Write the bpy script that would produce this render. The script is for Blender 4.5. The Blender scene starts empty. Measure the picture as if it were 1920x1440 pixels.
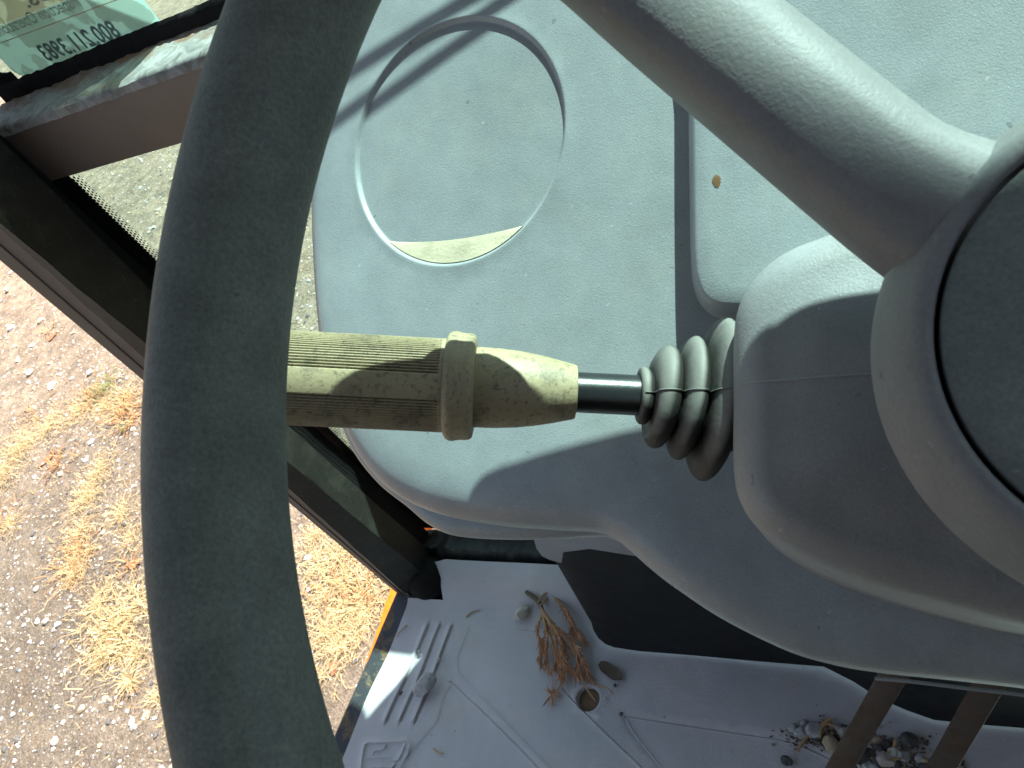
import bpy, bmesh, math, random
import numpy as np
from mathutils import Vector
from mathutils.geometry import delaunay_2d_cdt

scene = bpy.context.scene
COL = scene.collection
random.seed(7)
rng = np.random.default_rng(7)
RAD = math.radians

# ------------------------------------------------------------------ camera
FPX = 1450.0                                   # focal length in pixels of the 1920 px wide photograph
_d = np.array([.408, .578, .707]); _d /= np.linalg.norm(_d)
_l = np.array([-.884, .056, .465]); _l -= _l.dot(_d) * _d; _l /= np.linalg.norm(_l)
_f = np.cross(_d, _l)
ROT = np.array([-_l, _f, -_d])                 # rows: vehicle right, forward, up in camera coordinates
CAM = np.array([0, 0, .9])
cam_data = bpy.data.cameras.new('camera')
cam = bpy.data.objects.new('camera', cam_data)
COL.objects.link(cam)
from mathutils import Matrix
M3 = Matrix([list(ROT[i] * np.array([1, -1, -1])) for i in range(3)])
cam.matrix_world = Matrix.Translation(Vector(CAM)) @ M3.to_4x4()
cam_data.sensor_width = 36
cam_data.lens = 36 * FPX / 1920
cam_data.clip_start = .01
cam_data.clip_end = 2000
cam_data.dof.use_dof = True
cam_data.dof.focus_distance = .42
cam_data.dof.aperture_fstop = 42
scene.camera = cam

# ------------------------------------------------------------------ sky, sun, exposure
SUN_EL, SUN_AZ = 49.5, 32.0                    # azimuth measured from straight ahead towards the right
world = bpy.data.worlds.new('World'); scene.world = world
world.use_nodes = True
wn = world.node_tree.nodes; wl = world.node_tree.links
sky = wn.new('ShaderNodeTexSky'); sky.sky_type = 'NISHITA'; sky.sun_disc = False
sky.sun_elevation = RAD(SUN_EL); sky.sun_rotation = RAD(SUN_AZ)
sky.air_density = 1.2; sky.dust_density = 1.5
bg = wn['Background']; bg.inputs['Strength'].default_value = .068
hs_ = wn.new('ShaderNodeHueSaturation'); hs_.inputs['Saturation'].default_value = .72
wl.new(sky.outputs[0], hs_.inputs['Color']); wl.new(hs_.outputs[0], bg.inputs['Color'])
sd = bpy.data.lights.new('sun', 'SUN'); sd.energy = 5.0; sd.angle = RAD(.42); sd.color = (1, .95, .88)
sun = bpy.data.objects.new('sun', sd); COL.objects.link(sun)
SV = Vector((math.sin(RAD(SUN_AZ)) * math.cos(RAD(SUN_EL)), math.cos(RAD(SUN_AZ)) * math.cos(RAD(SUN_EL)), math.sin(RAD(SUN_EL))))
sun.rotation_euler = SV.to_track_quat('Z', 'Y').to_euler()
sun.location = SV * 20
scene.view_settings.view_transform = 'Standard'
scene.view_settings.look = 'None'
scene.view_settings.exposure = 1.95
scene.view_settings.gamma = 1
scene.view_settings.use_curve_mapping = False

# ------------------------------------------------------------------ placing helpers
def ray(x, y):
    v = np.array([x - 960, y - 720, FPX]); v /= np.linalg.norm(v)
    return ROT @ v
def on(x, y, p, n):
    r = ray(x, y); return CAM + r * (np.dot(np.array(p) - CAM, n) / np.dot(r, n))
Z1 = np.array([0, 0, 1.]); Y1 = np.array([0, 1., 0])
def atz(x, y, z=0.): return on(x, y, (0, 0, z), Z1)
def aty(x, y, yy): return on(x, y, (0, yy, 0), Y1)
def atd(x, y, zc):
    r = ray(x, y); return CAM + r * zc / (ROT.T @ r)[2]
def nrm(v): v = np.array(v, float); return v / np.linalg.norm(v)

# ------------------------------------------------------------------ object helpers
def root_of(o):
    while o.parent: o = o.parent
    return o
def tag(o, label=None, cat=None, group=None, kind=None):
    if label: o['label'] = label
    if cat: o['category'] = cat
    if group: o['group'] = group
    if kind: o['kind'] = kind
    return o
def thing(name, loc, label, cat, group=None):
    o = bpy.data.objects.new(name, None); COL.objects.link(o)
    o.location = Vector(loc); o.empty_display_size = .02
    return tag(o, label, cat, group)
def obj(name, verts, faces, mat, parent=None, smooth=40, origin=None, subsurf=0):
    org = np.zeros(3)
    if parent is not None: org = np.array(root_of(parent).location)
    elif origin is not None: org = np.array(origin)
    v = np.asarray(verts, float).reshape(-1, 3) - org
    me = bpy.data.meshes.new(name)
    me.from_pydata([tuple(p) for p in v], [], [tuple(f) for f in faces])
    me.validate(); me.update()
    if mat is not None: me.materials.append(mat)
    if smooth:
        me.polygons.foreach_set('use_smooth', [True] * len(me.polygons))
        me.set_sharp_from_angle(angle=RAD(smooth))
    o = bpy.data.objects.new(name, me); COL.objects.link(o)
    if parent is not None: o.parent = parent
    elif origin is not None: o.location = Vector(org)
    return o
class MB:
    def __init__(s): s.v = []; s.f = []
    def add(s, v, f):
        k = len(s.v); s.v += [tuple(p) for p in v]; s.f += [tuple(i + k for i in q) for q in f]; return s
    def obj(s, *a, **k): return obj(a[0], s.v, s.f, *a[1:], **k)
def frame_for(d):
    d = nrm(d); h = np.array([0, 0, 1.]) if abs(d[2]) < .9 else np.array([1., 0, 0])
    a = nrm(np.cross(h, d)); return a, np.cross(d, a)
def tube(path, rad, n=8, cap=True):
    path = np.array(path, float); m = len(path)
    rad = np.broadcast_to(rad, m) if np.ndim(rad) == 0 else np.array(rad)
    V = []; F = []; a = None
    for i in range(m):
        d = path[min(i + 1, m - 1)] - path[max(i - 1, 0)]; d = nrm(d)
        if a is None: a, b = frame_for(d)
        else:
            a = nrm(a - a.dot(d) * d); b = np.cross(d, a)
        for k in range(n):
            t = 2 * math.pi * k / n
            V.append(path[i] + rad[i] * (math.cos(t) * a + math.sin(t) * b))
    for i in range(m - 1):
        for k in range(n):
            F.append((i * n + k, i * n + (k + 1) % n, (i + 1) * n + (k + 1) % n, (i + 1) * n + k))
    if cap: F.append(tuple(range(n))[::-1]); F.append(tuple((m - 1) * n + k for k in range(n)))
    return V, F
def lathe(profile, p0, d, n=64, mod=None, cap=True, ref=None):
    d = nrm(d)
    if ref is None: a, b = frame_for(d)
    else: a = nrm(np.array(ref) - np.dot(ref, d) * d); b = np.cross(d, a)
    V = []; F = []
    for i, (s, r) in enumerate(profile):
        for k in range(n):
            t = 2 * math.pi * k / n
            rr = r + (mod(s, t) if mod else 0)
            V.append(np.array(p0) + d * s + rr * (math.cos(t) * a + math.sin(t) * b))
    m = len(profile)
    for i in range(m - 1):
        for k in range(n):
            F.append((i * n + k, i * n + (k + 1) % n, (i + 1) * n + (k + 1) % n, (i + 1) * n + k))
    if cap: F.append(tuple(range(n))[::-1]); F.append(tuple((m - 1) * n + k for k in range(n)))
    return V, F
def fix(v, f, bevel=0, seg=2):
    """weld, outward normals and optional bevel of a small solid"""
    bm = bmesh.new(); vs = [bm.verts.new(tuple(p)) for p in v]
    for q in f:
        try: bm.faces.new([vs[i] for i in q])
        except ValueError: pass
    bmesh.ops.remove_doubles(bm, verts=bm.verts, dist=1e-6)
    bmesh.ops.recalc_face_normals(bm, faces=bm.faces)
    if bevel: bmesh.ops.bevel(bm, geom=[e for e in bm.edges if e.calc_face_angle(0) > .5], offset=bevel, segments=seg, profile=.6, affect='EDGES')
    bm.verts.index_update()
    V = [v.co[:] for v in bm.verts]; F = [[v.index for v in q.verts] for q in bm.faces]; bm.free()
    return V, F
def prism(poly, ext, bevel=0, seg=2):
    poly = [np.array(p) for p in poly]; n = len(poly); ext = np.array(ext)
    V = poly + [p + ext for p in poly]
    F = [tuple(range(n)), tuple(range(n, 2 * n))[::-1]] + [(i, (i + 1) % n, n + (i + 1) % n, n + i) for i in range(n)]
    return fix(V, F, bevel, seg)
def box(lo, hi, bevel=0, seg=2):
    (a, b, c), (d, e, f) = lo, hi
    return prism([(a, b, c), (d, b, c), (d, e, c), (a, e, c)], (0, 0, f - c), bevel, seg)
def smooth_loop(pts, ds, closed=True, tension=.5):
    """Catmull-Rom through pts then even resampling"""
    P = np.array(pts, float); n = len(P); out = []
    rngi = range(n) if closed else range(n - 1)
    for i in rngi:
        p0, p1, p2, p3 = (P[(i + k) % n] if closed else P[min(max(i + k, 0), n - 1)] for k in (-1, 0, 1, 2))
        for t in np.linspace(0, 1, 24, endpoint=False):
            out.append(.5 * ((2 * p1) + (-p0 + p2) * t + (2 * p0 - 5 * p1 + 4 * p2 - p3) * t * t + (-p0 + 3 * p1 - 3 * p2 + p3) * t ** 3))
    if closed: out.append(out[0])
    else: out.append(P[-1])
    out = np.array(out); seg = np.r_[0, np.cumsum(np.linalg.norm(np.diff(out, axis=0), axis=1))]
    m = max(8, int(seg[-1] / ds)); q = np.linspace(0, seg[-1], m + (0 if closed else 1), endpoint=not closed)
    return np.stack([np.interp(q, seg, out[:, k]) for k in range(out.shape[1])], 1)
def area(P): x, y = P[:, 0], P[:, 1]; return .5 * np.sum(x * np.roll(y, -1) - y * np.roll(x, -1))
def offset_in(P, d):
    if area(P) < 0: P = P[::-1]
    t = np.roll(P, -1, 0) - np.roll(P, 1, 0); t /= np.linalg.norm(t, axis=1)[:, None] + 1e-12
    return P + d * np.stack([-t[:, 1], t[:, 0]], 1)
def inside(P, Q):
    x, y = Q[:, 0], Q[:, 1]; r = np.zeros(len(Q), bool); j = len(P) - 1
    for i in range(len(P)):
        xi, yi = P[i]; xj, yj = P[j]
        c = ((yi > y) != (yj > y)) & (x < (xj - xi) * (y - yi) / (yj - yi + 1e-15) + xi)
        r ^= c; j = i
    return r
def sdist(P, Q, closed=True):
    """distance of points Q to polyline P, positive inside when closed"""
    A = P if closed else P[:-1]; B = np.roll(P, -1, 0) if closed else P[1:]
    D = np.full(len(Q), 1e9)
    for a, b in zip(A, B):
        ab = b - a; t = np.clip(((Q - a) @ ab) / (ab @ ab + 1e-15), 0, 1)
        D = np.minimum(D, np.linalg.norm(Q - (a + t[:, None] * ab), axis=1))
    return np.where(inside(P, Q), D, -D) if closed else D
def cdt(outline, loops, lines, grid, mind):
    """triangulate the inside of outline with feature loops / open lines kept as edges and a grid of free points"""
    if area(outline) < 0: outline = outline[::-1]
    V = [tuple(p) for p in outline]; n = len(V); E = []; F = [list(range(n))]
    allp = [outline]
    for L in loops:
        k = len(V); V += [tuple(p) for p in L]; m = len(L); E += [(k + i, k + (i + 1) % m) for i in range(m)]; allp.append(L)
    for L in lines:
        k = len(V); V += [tuple(p) for p in L]; m = len(L); E += [(k + i, k + i + 1) for i in range(m - 1)]; allp.append(L)
    pts = np.concatenate(allp)
    lo, hi = outline.min(0), outline.max(0)
    gx, gy = np.meshgrid(np.arange(lo[0], hi[0], grid), np.arange(lo[1], hi[1], grid))
    G = np.stack([gx.ravel(), gy.ravel()], 1) + rng.uniform(-.2, .2, (gx.size, 2)) * grid
    G = G[inside(outline, G)]
    cell = {}
    for p in pts: cell.setdefault((int(p[0] // mind), int(p[1] // mind)), 1)
    keep = [p for p in G if not any((int(p[0] // mind) + i, int(p[1] // mind) + j) in cell for i in (-1, 0, 1) for j in (-1, 0, 1))]
    V += [tuple(p) for p in keep]
    r = delaunay_2d_cdt([Vector(p) for p in V], E, F, 1, 1e-6)
    return np.array([tuple(p) for p in r[0]]), [list(f) for f in r[2]]
def sstep(t): t = np.clip(t, 0, 1); return t * t * (3 - 2 * t)
def ico(sub=1):
    bm = bmesh.new(); bmesh.ops.create_icosphere(bm, subdivisions=sub, radius=1)
    V = np.array([v.co[:] for v in bm.verts]); F = [[v.index for v in f.verts] for f in bm.faces]; bm.free(); return V, F
ICO1, ICO2, ICO3 = ico(1), ico(2), ico(3)
def stone_mesh(r, size, base=ICO2, rough=.25):
    V, F = base; V = V.copy(); g = np.random.default_rng(r)
    for _ in range(7):                                   # flat facets cut off by random planes
        n = nrm(g.normal(size=3)); d = g.uniform(.55, .9); s = V @ n; V -= np.maximum(s - d, 0)[:, None] * n
    V *= 1 + rough * .25 * g.normal(size=(len(V), 1))
    return V * np.array(size), F

# ------------------------------------------------------------------ materials
MATS = {}
def new_mat(name):
    m = bpy.data.materials.new(name); m.use_nodes = True
    nt = m.node_tree; b = nt.nodes['Principled BSDF']; return m, nt, b
def ramp(nt, fac, stops):
    r = nt.nodes.new('ShaderNodeValToRGB'); el = r.color_ramp.elements
    while len(el) < len(stops): el.new(.5)
    for e, (p, c) in zip(el, stops): e.position = p; e.color = (*c, 1) if len(c) == 3 else c
    nt.links.new(fac, r.inputs[0]); return r.outputs[0]
def noise(nt, scale, detail=4, rough=.6, dist=0, vec=None, kind='noise'):
    if kind == 'noise':
        n = nt.nodes.new('ShaderNodeTexNoise'); n.inputs['Detail'].default_value = detail
        n.inputs['Roughness'].default_value = rough; n.inputs['Distortion'].default_value = dist
    else:
        n = nt.nodes.new('ShaderNodeTexVoronoi'); n.feature = kind
    n.inputs['Scale'].default_value = scale
    if vec is None:
        tc = nt.nodes.get('TC') or nt.nodes.new('ShaderNodeTexCoord'); tc.name = 'TC'; vec = tc.outputs['Object']
    nt.links.new(vec, n.inputs['Vector']); return n.outputs[0]
def mix(nt, fac, a, b, mode='MIX'):
    m = nt.nodes.new('ShaderNodeMix'); m.data_type = 'RGBA'; m.blend_type = mode
    for s, v in ((m.inputs[0], fac), (m.inputs[6], a), (m.inputs[7], b)):
        if hasattr(v, 'links'): nt.links.new(v, s)
        elif isinstance(v, (int, float)): s.default_value = v
        else: s.default_value = (*v, 1)
    return m.outputs[2]
def bump(nt, b, h, strength=.5, dist=.001, prev=None):
    n = nt.nodes.new('ShaderNodeBump'); n.inputs['Strength'].default_value = strength; n.inputs['Distance'].default_value = dist
    nt.links.new(h, n.inputs['Height'])
    if prev is not None: nt.links.new(prev, n.inputs['Normal'])
    nt.links.new(n.outputs[0], b.inputs['Normal']); return n.outputs[0]
def grained(name, col, grain, dist, rough=.45, dirt=(.3, .27, .2), dirt_amt=.25, spec=.5, var=.12, grain2=None, mott=.10):
    """moulded plastic or rubber with a leather grain, faint mottling and specks of dirt"""
    m, nt, b = new_mat(name)
    c = np.array(col)
    base = ramp(nt, noise(nt, 9, 5), [(.3, tuple(c * (1 - var))), (.7, tuple(c * (1 + var)))])
    dm = ramp(nt, noise(nt, 26, 6, .7), [(.5, (0, 0, 0)), (.78, (dirt_amt,) * 3)])
    base = mix(nt, dm, base, dirt)
    sp = ramp(nt, noise(nt, 190, 2, .5), [(.735, (0, 0, 0)), (.76, (.55,) * 3)])
    base = mix(nt, sp, base, tuple(c * .45))
    sp2 = ramp(nt, noise(nt, 330, 2, .5), [(.74, (0, 0, 0)), (.77, (.5,) * 3)])
    base = mix(nt, sp2, base, tuple(np.minimum(c * 1.7, .75)))
    fm = ramp(nt, noise(nt, grain * .8, 3, .7), [(.3, (1 - mott,) * 3), (.7, (1 + mott,) * 3)])
    base = mix(nt, 1.0, base, fm, 'MULTIPLY')
    md = ramp(nt, noise(nt, 70, 5, .65), [(.32, (1 - mott * .6,) * 3), (.68, (1 + mott * .6,) * 3)])
    base = mix(nt, 1.0, base, md, 'MULTIPLY')
    nt.links.new(base, b.inputs['Base Color'])
    rr = ramp(nt, noise(nt, 40, 4), [(.3, (rough - .08,) * 3), (.7, (rough + .1,) * 3)])
    nt.links.new(rr, b.inputs['Roughness'])
    b.inputs['Specular IOR Level'].default_value = spec
    h = noise(nt, grain, 2.5, .55, .4)
    p = bump(nt, b, h, .9, dist)
    if grain2: bump(nt, b, noise(nt, grain2[0], 0, .5, kind='SMOOTH_F1'), .8, grain2[1], p)
    return m
def plain(name, col, rough=.5, metal=0, spec=.5, bscale=None, bdist=.0005):
    m, nt, b = new_mat(name)
    c = np.array(col)
    base = ramp(nt, noise(nt, 60, 5), [(.3, tuple(c * .75)), (.7, tuple(c * 1.25))])
    nt.links.new(base, b.inputs['Base Color']); b.inputs['Roughness'].default_value = rough
    b.inputs['Metallic'].default_value = metal; b.inputs['Specular IOR Level'].default_value = spec
    if bscale: bump(nt, b, noise(nt, bscale, 4), .7, bdist)
    return m
DASH = grained('dash_plastic', (.278, .308, .322), 1500, .00013, .34, dirt=(.42, .38, .28), dirt_amt=.18)
SHROUD = grained('column_plastic', (.24, .247, .256), 1300, .00016, .45, dirt_amt=.2)
WHEEL = grained('wheel_plastic', (.165, .170, .172), 1000, .00013, .58, dirt_amt=.2)
RIM = grained('rim_foam', (.125, .134, .118), 1100, .0003, .62, dirt=(.17, .175, .155), dirt_amt=.5, spec=.25, var=.15, mott=.24)
KICK = grained('kick_plastic', (.009, .010, .012), 800, .0002, .6, dirt=(.04, .035, .03), dirt_amt=.25, spec=.2)
SIDEP = grained('side_plastic', (.22, .235, .26), 800, .0002, .5)
BOOT = plain('boot_rubber', (.075, .075, .066), .5, bscale=500, bdist=.0002)
ROD = plain('black_rod', (.012, .015, .016), .3, bscale=400, bdist=.0001)
BLACK = plain('black_rubber', (.009, .009, .009), .85, spec=.15, bscale=260, bdist=.001)

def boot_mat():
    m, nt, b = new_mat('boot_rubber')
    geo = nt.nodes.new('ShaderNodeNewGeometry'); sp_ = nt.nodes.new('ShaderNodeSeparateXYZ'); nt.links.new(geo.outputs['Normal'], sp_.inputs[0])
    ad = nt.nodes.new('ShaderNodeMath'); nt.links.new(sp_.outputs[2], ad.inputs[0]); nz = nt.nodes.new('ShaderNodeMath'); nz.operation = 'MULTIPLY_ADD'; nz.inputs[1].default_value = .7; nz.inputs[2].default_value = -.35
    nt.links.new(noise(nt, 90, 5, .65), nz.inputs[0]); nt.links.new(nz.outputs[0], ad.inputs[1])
    base = ramp(nt, ad.outputs[0], [(.35, (.028, .028, .026)), (.85, (.17, .168, .155))])  # upward faces paler: dust, plus sun and shade put into the rubber colour
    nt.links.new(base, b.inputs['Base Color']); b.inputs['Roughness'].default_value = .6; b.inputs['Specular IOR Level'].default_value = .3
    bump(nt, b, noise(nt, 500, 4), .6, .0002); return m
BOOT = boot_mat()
def grip_mat():
    m, nt, b = new_mat('grip_vinyl')
    base = ramp(nt, noise(nt, 40, 5), [(.3, (.26, .215, .125)), (.7, (.345, .29, .175))])
    d = ramp(nt, noise(nt, 90, 7, .75), [(.52, (0, 0, 0)), (.72, (.85,) * 3)])
    base = mix(nt, d, base, (.09, .08, .055))
    d2 = ramp(nt, noise(nt, 520, 4, .65), [(.54, (0, 0, 0)), (.70, (.75,) * 3)])
    base = mix(nt, d2, base, (.05, .045, .035))
    nt.links.new(base, b.inputs['Base Color']); b.inputs['Roughness'].default_value = .55
    bump(nt, b, noise(nt, 900, 3), .6, .0002); return m
GRIP = grip_mat()

def frame_paint():
    m, nt, b = new_mat('cab_paint')
    base = ramp(nt, noise(nt, 14, 5), [(.3, (.135, .105, .088)), (.7, (.17, .133, .112))])
    sp = ramp(nt, noise(nt, 420, 2), [(.72, (0, 0, 0)), (.75, (.6,) * 3)])
    base = mix(nt, sp, base, (.3, .27, .24))
    nt.links.new(base, b.inputs['Base Color']); b.inputs['Roughness'].default_value = .5
    bump(nt, b, noise(nt, 300, 3), .3, .0004); return m
PAINT = frame_paint()
def ledge_mat():
    m, nt, b = new_mat('weathered_ledge')
    base = ramp(nt, noise(nt, 55, 8, .72, 1.2), [(.3, (.11, .105, .095)), (.45, (.21, .21, .20)), (.6, (.33, .335, .33)), (.75, (.24, .225, .19))])
    sepl = nt.nodes.new('ShaderNodeSeparateXYZ'); gl_ = nt.nodes.new('ShaderNodeNewGeometry'); nt.links.new(gl_.outputs['Position'], sepl.inputs[0])
    mrl = nt.nodes.new('ShaderNodeMapRange'); mrl.inputs[1].default_value = .41; mrl.inputs[2].default_value = .437; mrl.inputs[3].default_value = -.14; mrl.inputs[4].default_value = .12
    nt.links.new(sepl.outputs[1], mrl.inputs[0]); ad_ = nt.nodes.new('ShaderNodeMath'); nt.links.new(mrl.outputs[0], ad_.inputs[0]); nt.links.new(noise(nt, 30, 8, .75, .8), ad_.inputs[1])
    r = ramp(nt, ad_.outputs[0], [(.5, (0, 0, 0)), (.64, (.85,) * 3)])
    base = mix(nt, r, base, (.20, .10, .05))
    nt.links.new(base, b.inputs['Base Color']); b.inputs['Roughness'].default_value = .7
    bump(nt, b, noise(nt, 120, 6, .7), .6, .0006); return m
LEDGE = ledge_mat()
def rusty(name, dark, rust, amt=(.45, .6), sc=25):
    m, nt, b = new_mat(name)
    r = ramp(nt, noise(nt, sc, 9, .75, .6), [(amt[0], (0, 0, 0)), (amt[1], (1, 1, 1))])
    base = mix(nt, r, dark, ramp(nt, noise(nt, 140, 5), [(.3, tuple(np.array(rust) * .6)), (.7, tuple(np.array(rust) * 1.3))]))
    nt.links.new(base, b.inputs['Base Color'])
    nt.links.new(ramp(nt, r, [(0, (.45,) * 3), (1, (.9,) * 3)]), b.inputs['Roughness'])
    bump(nt, b, noise(nt, 180, 6, .7), .8, .0008); return m
SILL = rusty('sill_rust', (.03, .032, .036), (.22, .15, .075), (.5, .62), 30)
PEDAL = rusty('pedal_rust', (.028, .017, .013), (.065, .037, .022), (.4, .65), 40)
ORANGE = plain('orange_paint', (.62, .13, .004), .4)
ROOF = plain('roof_liner', (.10, .10, .095), .8)
def mat_rubber():
    m, nt, b = new_mat('floor_rubber')
    base = ramp(nt, noise(nt, 7, 6, .65), [(.3, (.41, .40, .415)), (.7, (.53, .512, .52))])
    d = ramp(nt, noise(nt, 16, 7, .72), [(.52, (0, 0, 0)), (.72, (.6,) * 3)])
    base = mix(nt, d, base, (.44, .40, .34))
    s = ramp(nt, noise(nt, 130, 3, .6), [(.72, (0, 0, 0)), (.76, (.7,) * 3)])
    base = mix(nt, s, base, (.10, .085, .07))
    nt.links.new(base, b.inputs['Base Color']); b.inputs['Roughness'].default_value = .6
    p = bump(nt, b, noise(nt, 420, 3), .8, .0006)
    bump(nt, b, noise(nt, 12, 4), .5, .004, p); return m
MAT = mat_rubber()
def glass_mat(name, tint, refl=1.0):
    m, nt, b = new_mat(name); nt.nodes.remove(b)
    out = nt.nodes['Material Output']
    tr = nt.nodes.new('ShaderNodeBsdfTransparent'); tr.inputs[0].default_value = (*tint, 1)
    gl = nt.nodes.new('ShaderNodeBsdfGlossy'); gl.inputs['Roughness'].default_value = .02
    fr = nt.nodes.new('ShaderNodeFresnel'); gb = nt.nodes.new('ShaderNodeNewGeometry'); mi = nt.nodes.new('ShaderNodeMapRange'); mi.inputs[3].default_value = 1.45; mi.inputs[4].default_value = 1 / 1.45
    nt.links.new(gb.outputs['Backfacing'], mi.inputs[0]); nt.links.new(mi.outputs[0], fr.inputs[0])
    df = nt.nodes.new('ShaderNodeBsdfDiffuse'); df.inputs[0].default_value = (.75, .72, .6, 1)
    mx = nt.nodes.new('ShaderNodeMixShader'); mx2 = nt.nodes.new('ShaderNodeMixShader')
    nt.links.new(ramp(nt, noise(nt, 6, 6, .7), [(.35, (.015,) * 3), (.8, (.06,) * 3)]), mx2.inputs[0])
    nt.links.new(fr.outputs[0], mx.inputs[0]); nt.links.new(tr.outputs[0], mx.inputs[1]); nt.links.new(gl.outputs[0], mx.inputs[2])
    nt.links.new(mx.outputs[0], mx2.inputs[1]); nt.links.new(df.outputs[0], mx2.inputs[2]); nt.links.new(mx2.outputs[0], out.inputs[0])
    return m
GLASS = glass_mat('tinted_glass', (.77, .93, .91))
def stone_mat(name, a, b_, dark=(.05, .045, .04)):
    m, nt, b = new_mat(name)
    oi = nt.nodes.new('ShaderNodeObjectInfo')
    base = ramp(nt, noise(nt, 130, 6, .7), [(.3, a), (.68, b_)])
    d = ramp(nt, noise(nt, 300, 4), [(.6, (0, 0, 0)), (.7, (.6,) * 3)])
    base = mix(nt, d, base, dark)
    nt.links.new(base, b.inputs['Base Color']); b.inputs['Roughness'].default_value = .85
    bump(nt, b, noise(nt, 400, 5, .7), .9, .0012); return m
ST_PALE = stone_mat('pale_stone', (.38, .36, .32), (.54, .51, .45), (.2, .17, .13))
ST_GREY = stone_mat('grey_stone', (.28, .285, .29), (.52, .52, .52))
ST_DARK = stone_mat('dark_stone', (.04, .04, .042), (.13, .125, .12))
ST_TAN = stone_mat('tan_stone', (.32, .25, .17), (.46, .37, .26), (.14, .1, .07))
ST_ROSE = stone_mat('rose_stone', (.42, .36, .33), (.55, .48, .44), (.2, .15, .13))
STEM = plain('twig_bark', (.13, .10, .07), .85, bscale=500, bdist=.001)
NEEDLE = plain('dry_needles', (.46, .24, .13), .8)
TWIG = plain('pale_twig', (.42, .27, .13), .8)
LEAF = plain('dead_leaf', (.10, .065, .045), .75)
CLAY = plain('brown_litter', (.13, .09, .06), .95)

# ================================================================== GROUND
GZ = -1.1
def ground_mat():
    m, nt, b = new_mat('gravel_ground')
    geo = nt.nodes.new('ShaderNodeNewGeometry'); P = geo.outputs['Position']
    big = noise(nt, .55, 5, .6, .3, P)
    base = ramp(nt, big, [(.32, (.145, .135, .12)), (.5, (.25, .225, .19)), (.66, (.38, .32, .26))])
    # paler, dustier ground further from the machine
    sep = nt.nodes.new('ShaderNodeSeparateXYZ'); nt.links.new(P, sep.inputs[0])
    mr = nt.nodes.new('ShaderNodeMapRange'); mr.inputs[1].default_value = .6; mr.inputs[2].default_value = 2.6
    nt.links.new(sep.outputs[1], mr.inputs[0])
    pale = ramp(nt, noise(nt, 1.6, 7, .68, .4, P), [(.3, (.37, .295, .235)), (.55, (.49, .40, .32)), (.75, (.52, .45, .37))])
    base = mix(nt, mr.outputs[0], base, pale)
    med = noise(nt, 14, 8, .75, .2, P)
    base = mix(nt, ramp(nt, med, [(.4, (.75,) * 3), (.62, (0, 0, 0))]), base, (.13, .115, .10))
    lit = ramp(nt, noise(nt, 4.5, 8, .75, .8, P), [(.56, (0, 0, 0)), (.66, (.6,) * 3)])
    base = mix(nt, lit, base, (.24, .17, .10))
    v = noise(nt, 75, kind='F1', vec=P)
    base = mix(nt, ramp(nt, v, [(.1, (.35,) * 3), (.5, (0, 0, 0))]), base, (.52, .48, .42))
    fine = ramp(nt, noise(nt, 150, 4, .7, 0, P), [(.3, (.62,) * 3), (.7, (1.25,) * 3)])
    base = mix(nt, 1.0, base, fine, 'MULTIPLY')
    base = mix(nt, 1.0, base, (.74, .67, .60), 'MULTIPLY')
    nt.links.new(base, b.inputs['Base Color']); b.inputs['Roughness'].default_value = .95
    b.inputs['Specular IOR Level'].default_value = .15
    p = bump(nt, b, noise(nt, 60, 6, .75, 0, P), 1, .012)
    bump(nt, b, noise(nt, 5, 5, .6, 0, P), .6, .05, p)
    return m
GM = ground_mat()
g = obj('ground', [(-900, -900, GZ), (900, -900, GZ), (900, 900, GZ), (-900, 900, GZ)], [(0, 1, 2, 3)], GM, smooth=0)
tag(g, kind='structure')
def in_view(x, y, z, mar=30):
    q = ROT.T @ (np.array([x, y, z]) - CAM)
    if q[2] <= .05: return False
    px, py = 960 + FPX * q[0] / q[2], 720 + FPX * q[1] / q[2]
    return -mar < px < 800 and -mar < py < 1440 + mar
# loose stones: too many to count, only where the ground can be seen from the cab
mats3 = [ST_PALE, ST_GREY, ST_DARK, ST_TAN, ST_ROSE]
def scatter():
    protos = [stone_mesh(100 + k, (1, .8, .55), ICO1, .3) for k in range(8)]
    bins = {i: MB() for i in range(5)}
    n = 0
    while n < 21000:
        x = -1.3 - rng.gamma(2.0, 1.15); y = rng.uniform(-1.2, 6.5)
        if not in_view(x, y, GZ, 60): continue
        n += 1
        s = .0034 * math.exp(rng.normal() * .55) * (1 + .1 * abs(x))
        V, F = protos[rng.integers(8)]
        a = rng.uniform(0, 6.28); c_, s_ = math.cos(a), math.sin(a)
        W = V * s; W = np.stack([W[:, 0] * c_ - W[:, 1] * s_, W[:, 0] * s_ + W[:, 1] * c_, W[:, 2]], 1) + (x, y, GZ + s * .15)
        w = (.07, .36, .36, .12, .09) if y < 1.6 else (.10, .15, .1, .35, .30)
        bins[rng.choice(5, p=w)].add(W, F)
    return bins
me_all = MB(); mat_idx = []
for i, bnn in scatter().items():
    me_all.add(bnn.v, bnn.f); mat_idx += [i] * len(bnn.f)
gs = me_all.obj('gravel', None, smooth=0)
for m_ in mats3: gs.data.materials.append(m_)
gs.data.polygons.foreach_set('material_index', mat_idx)
tag(gs, 'loose gravel strewn over the sunlit ground outside the cab', 'gravel', kind='stuff')

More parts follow.
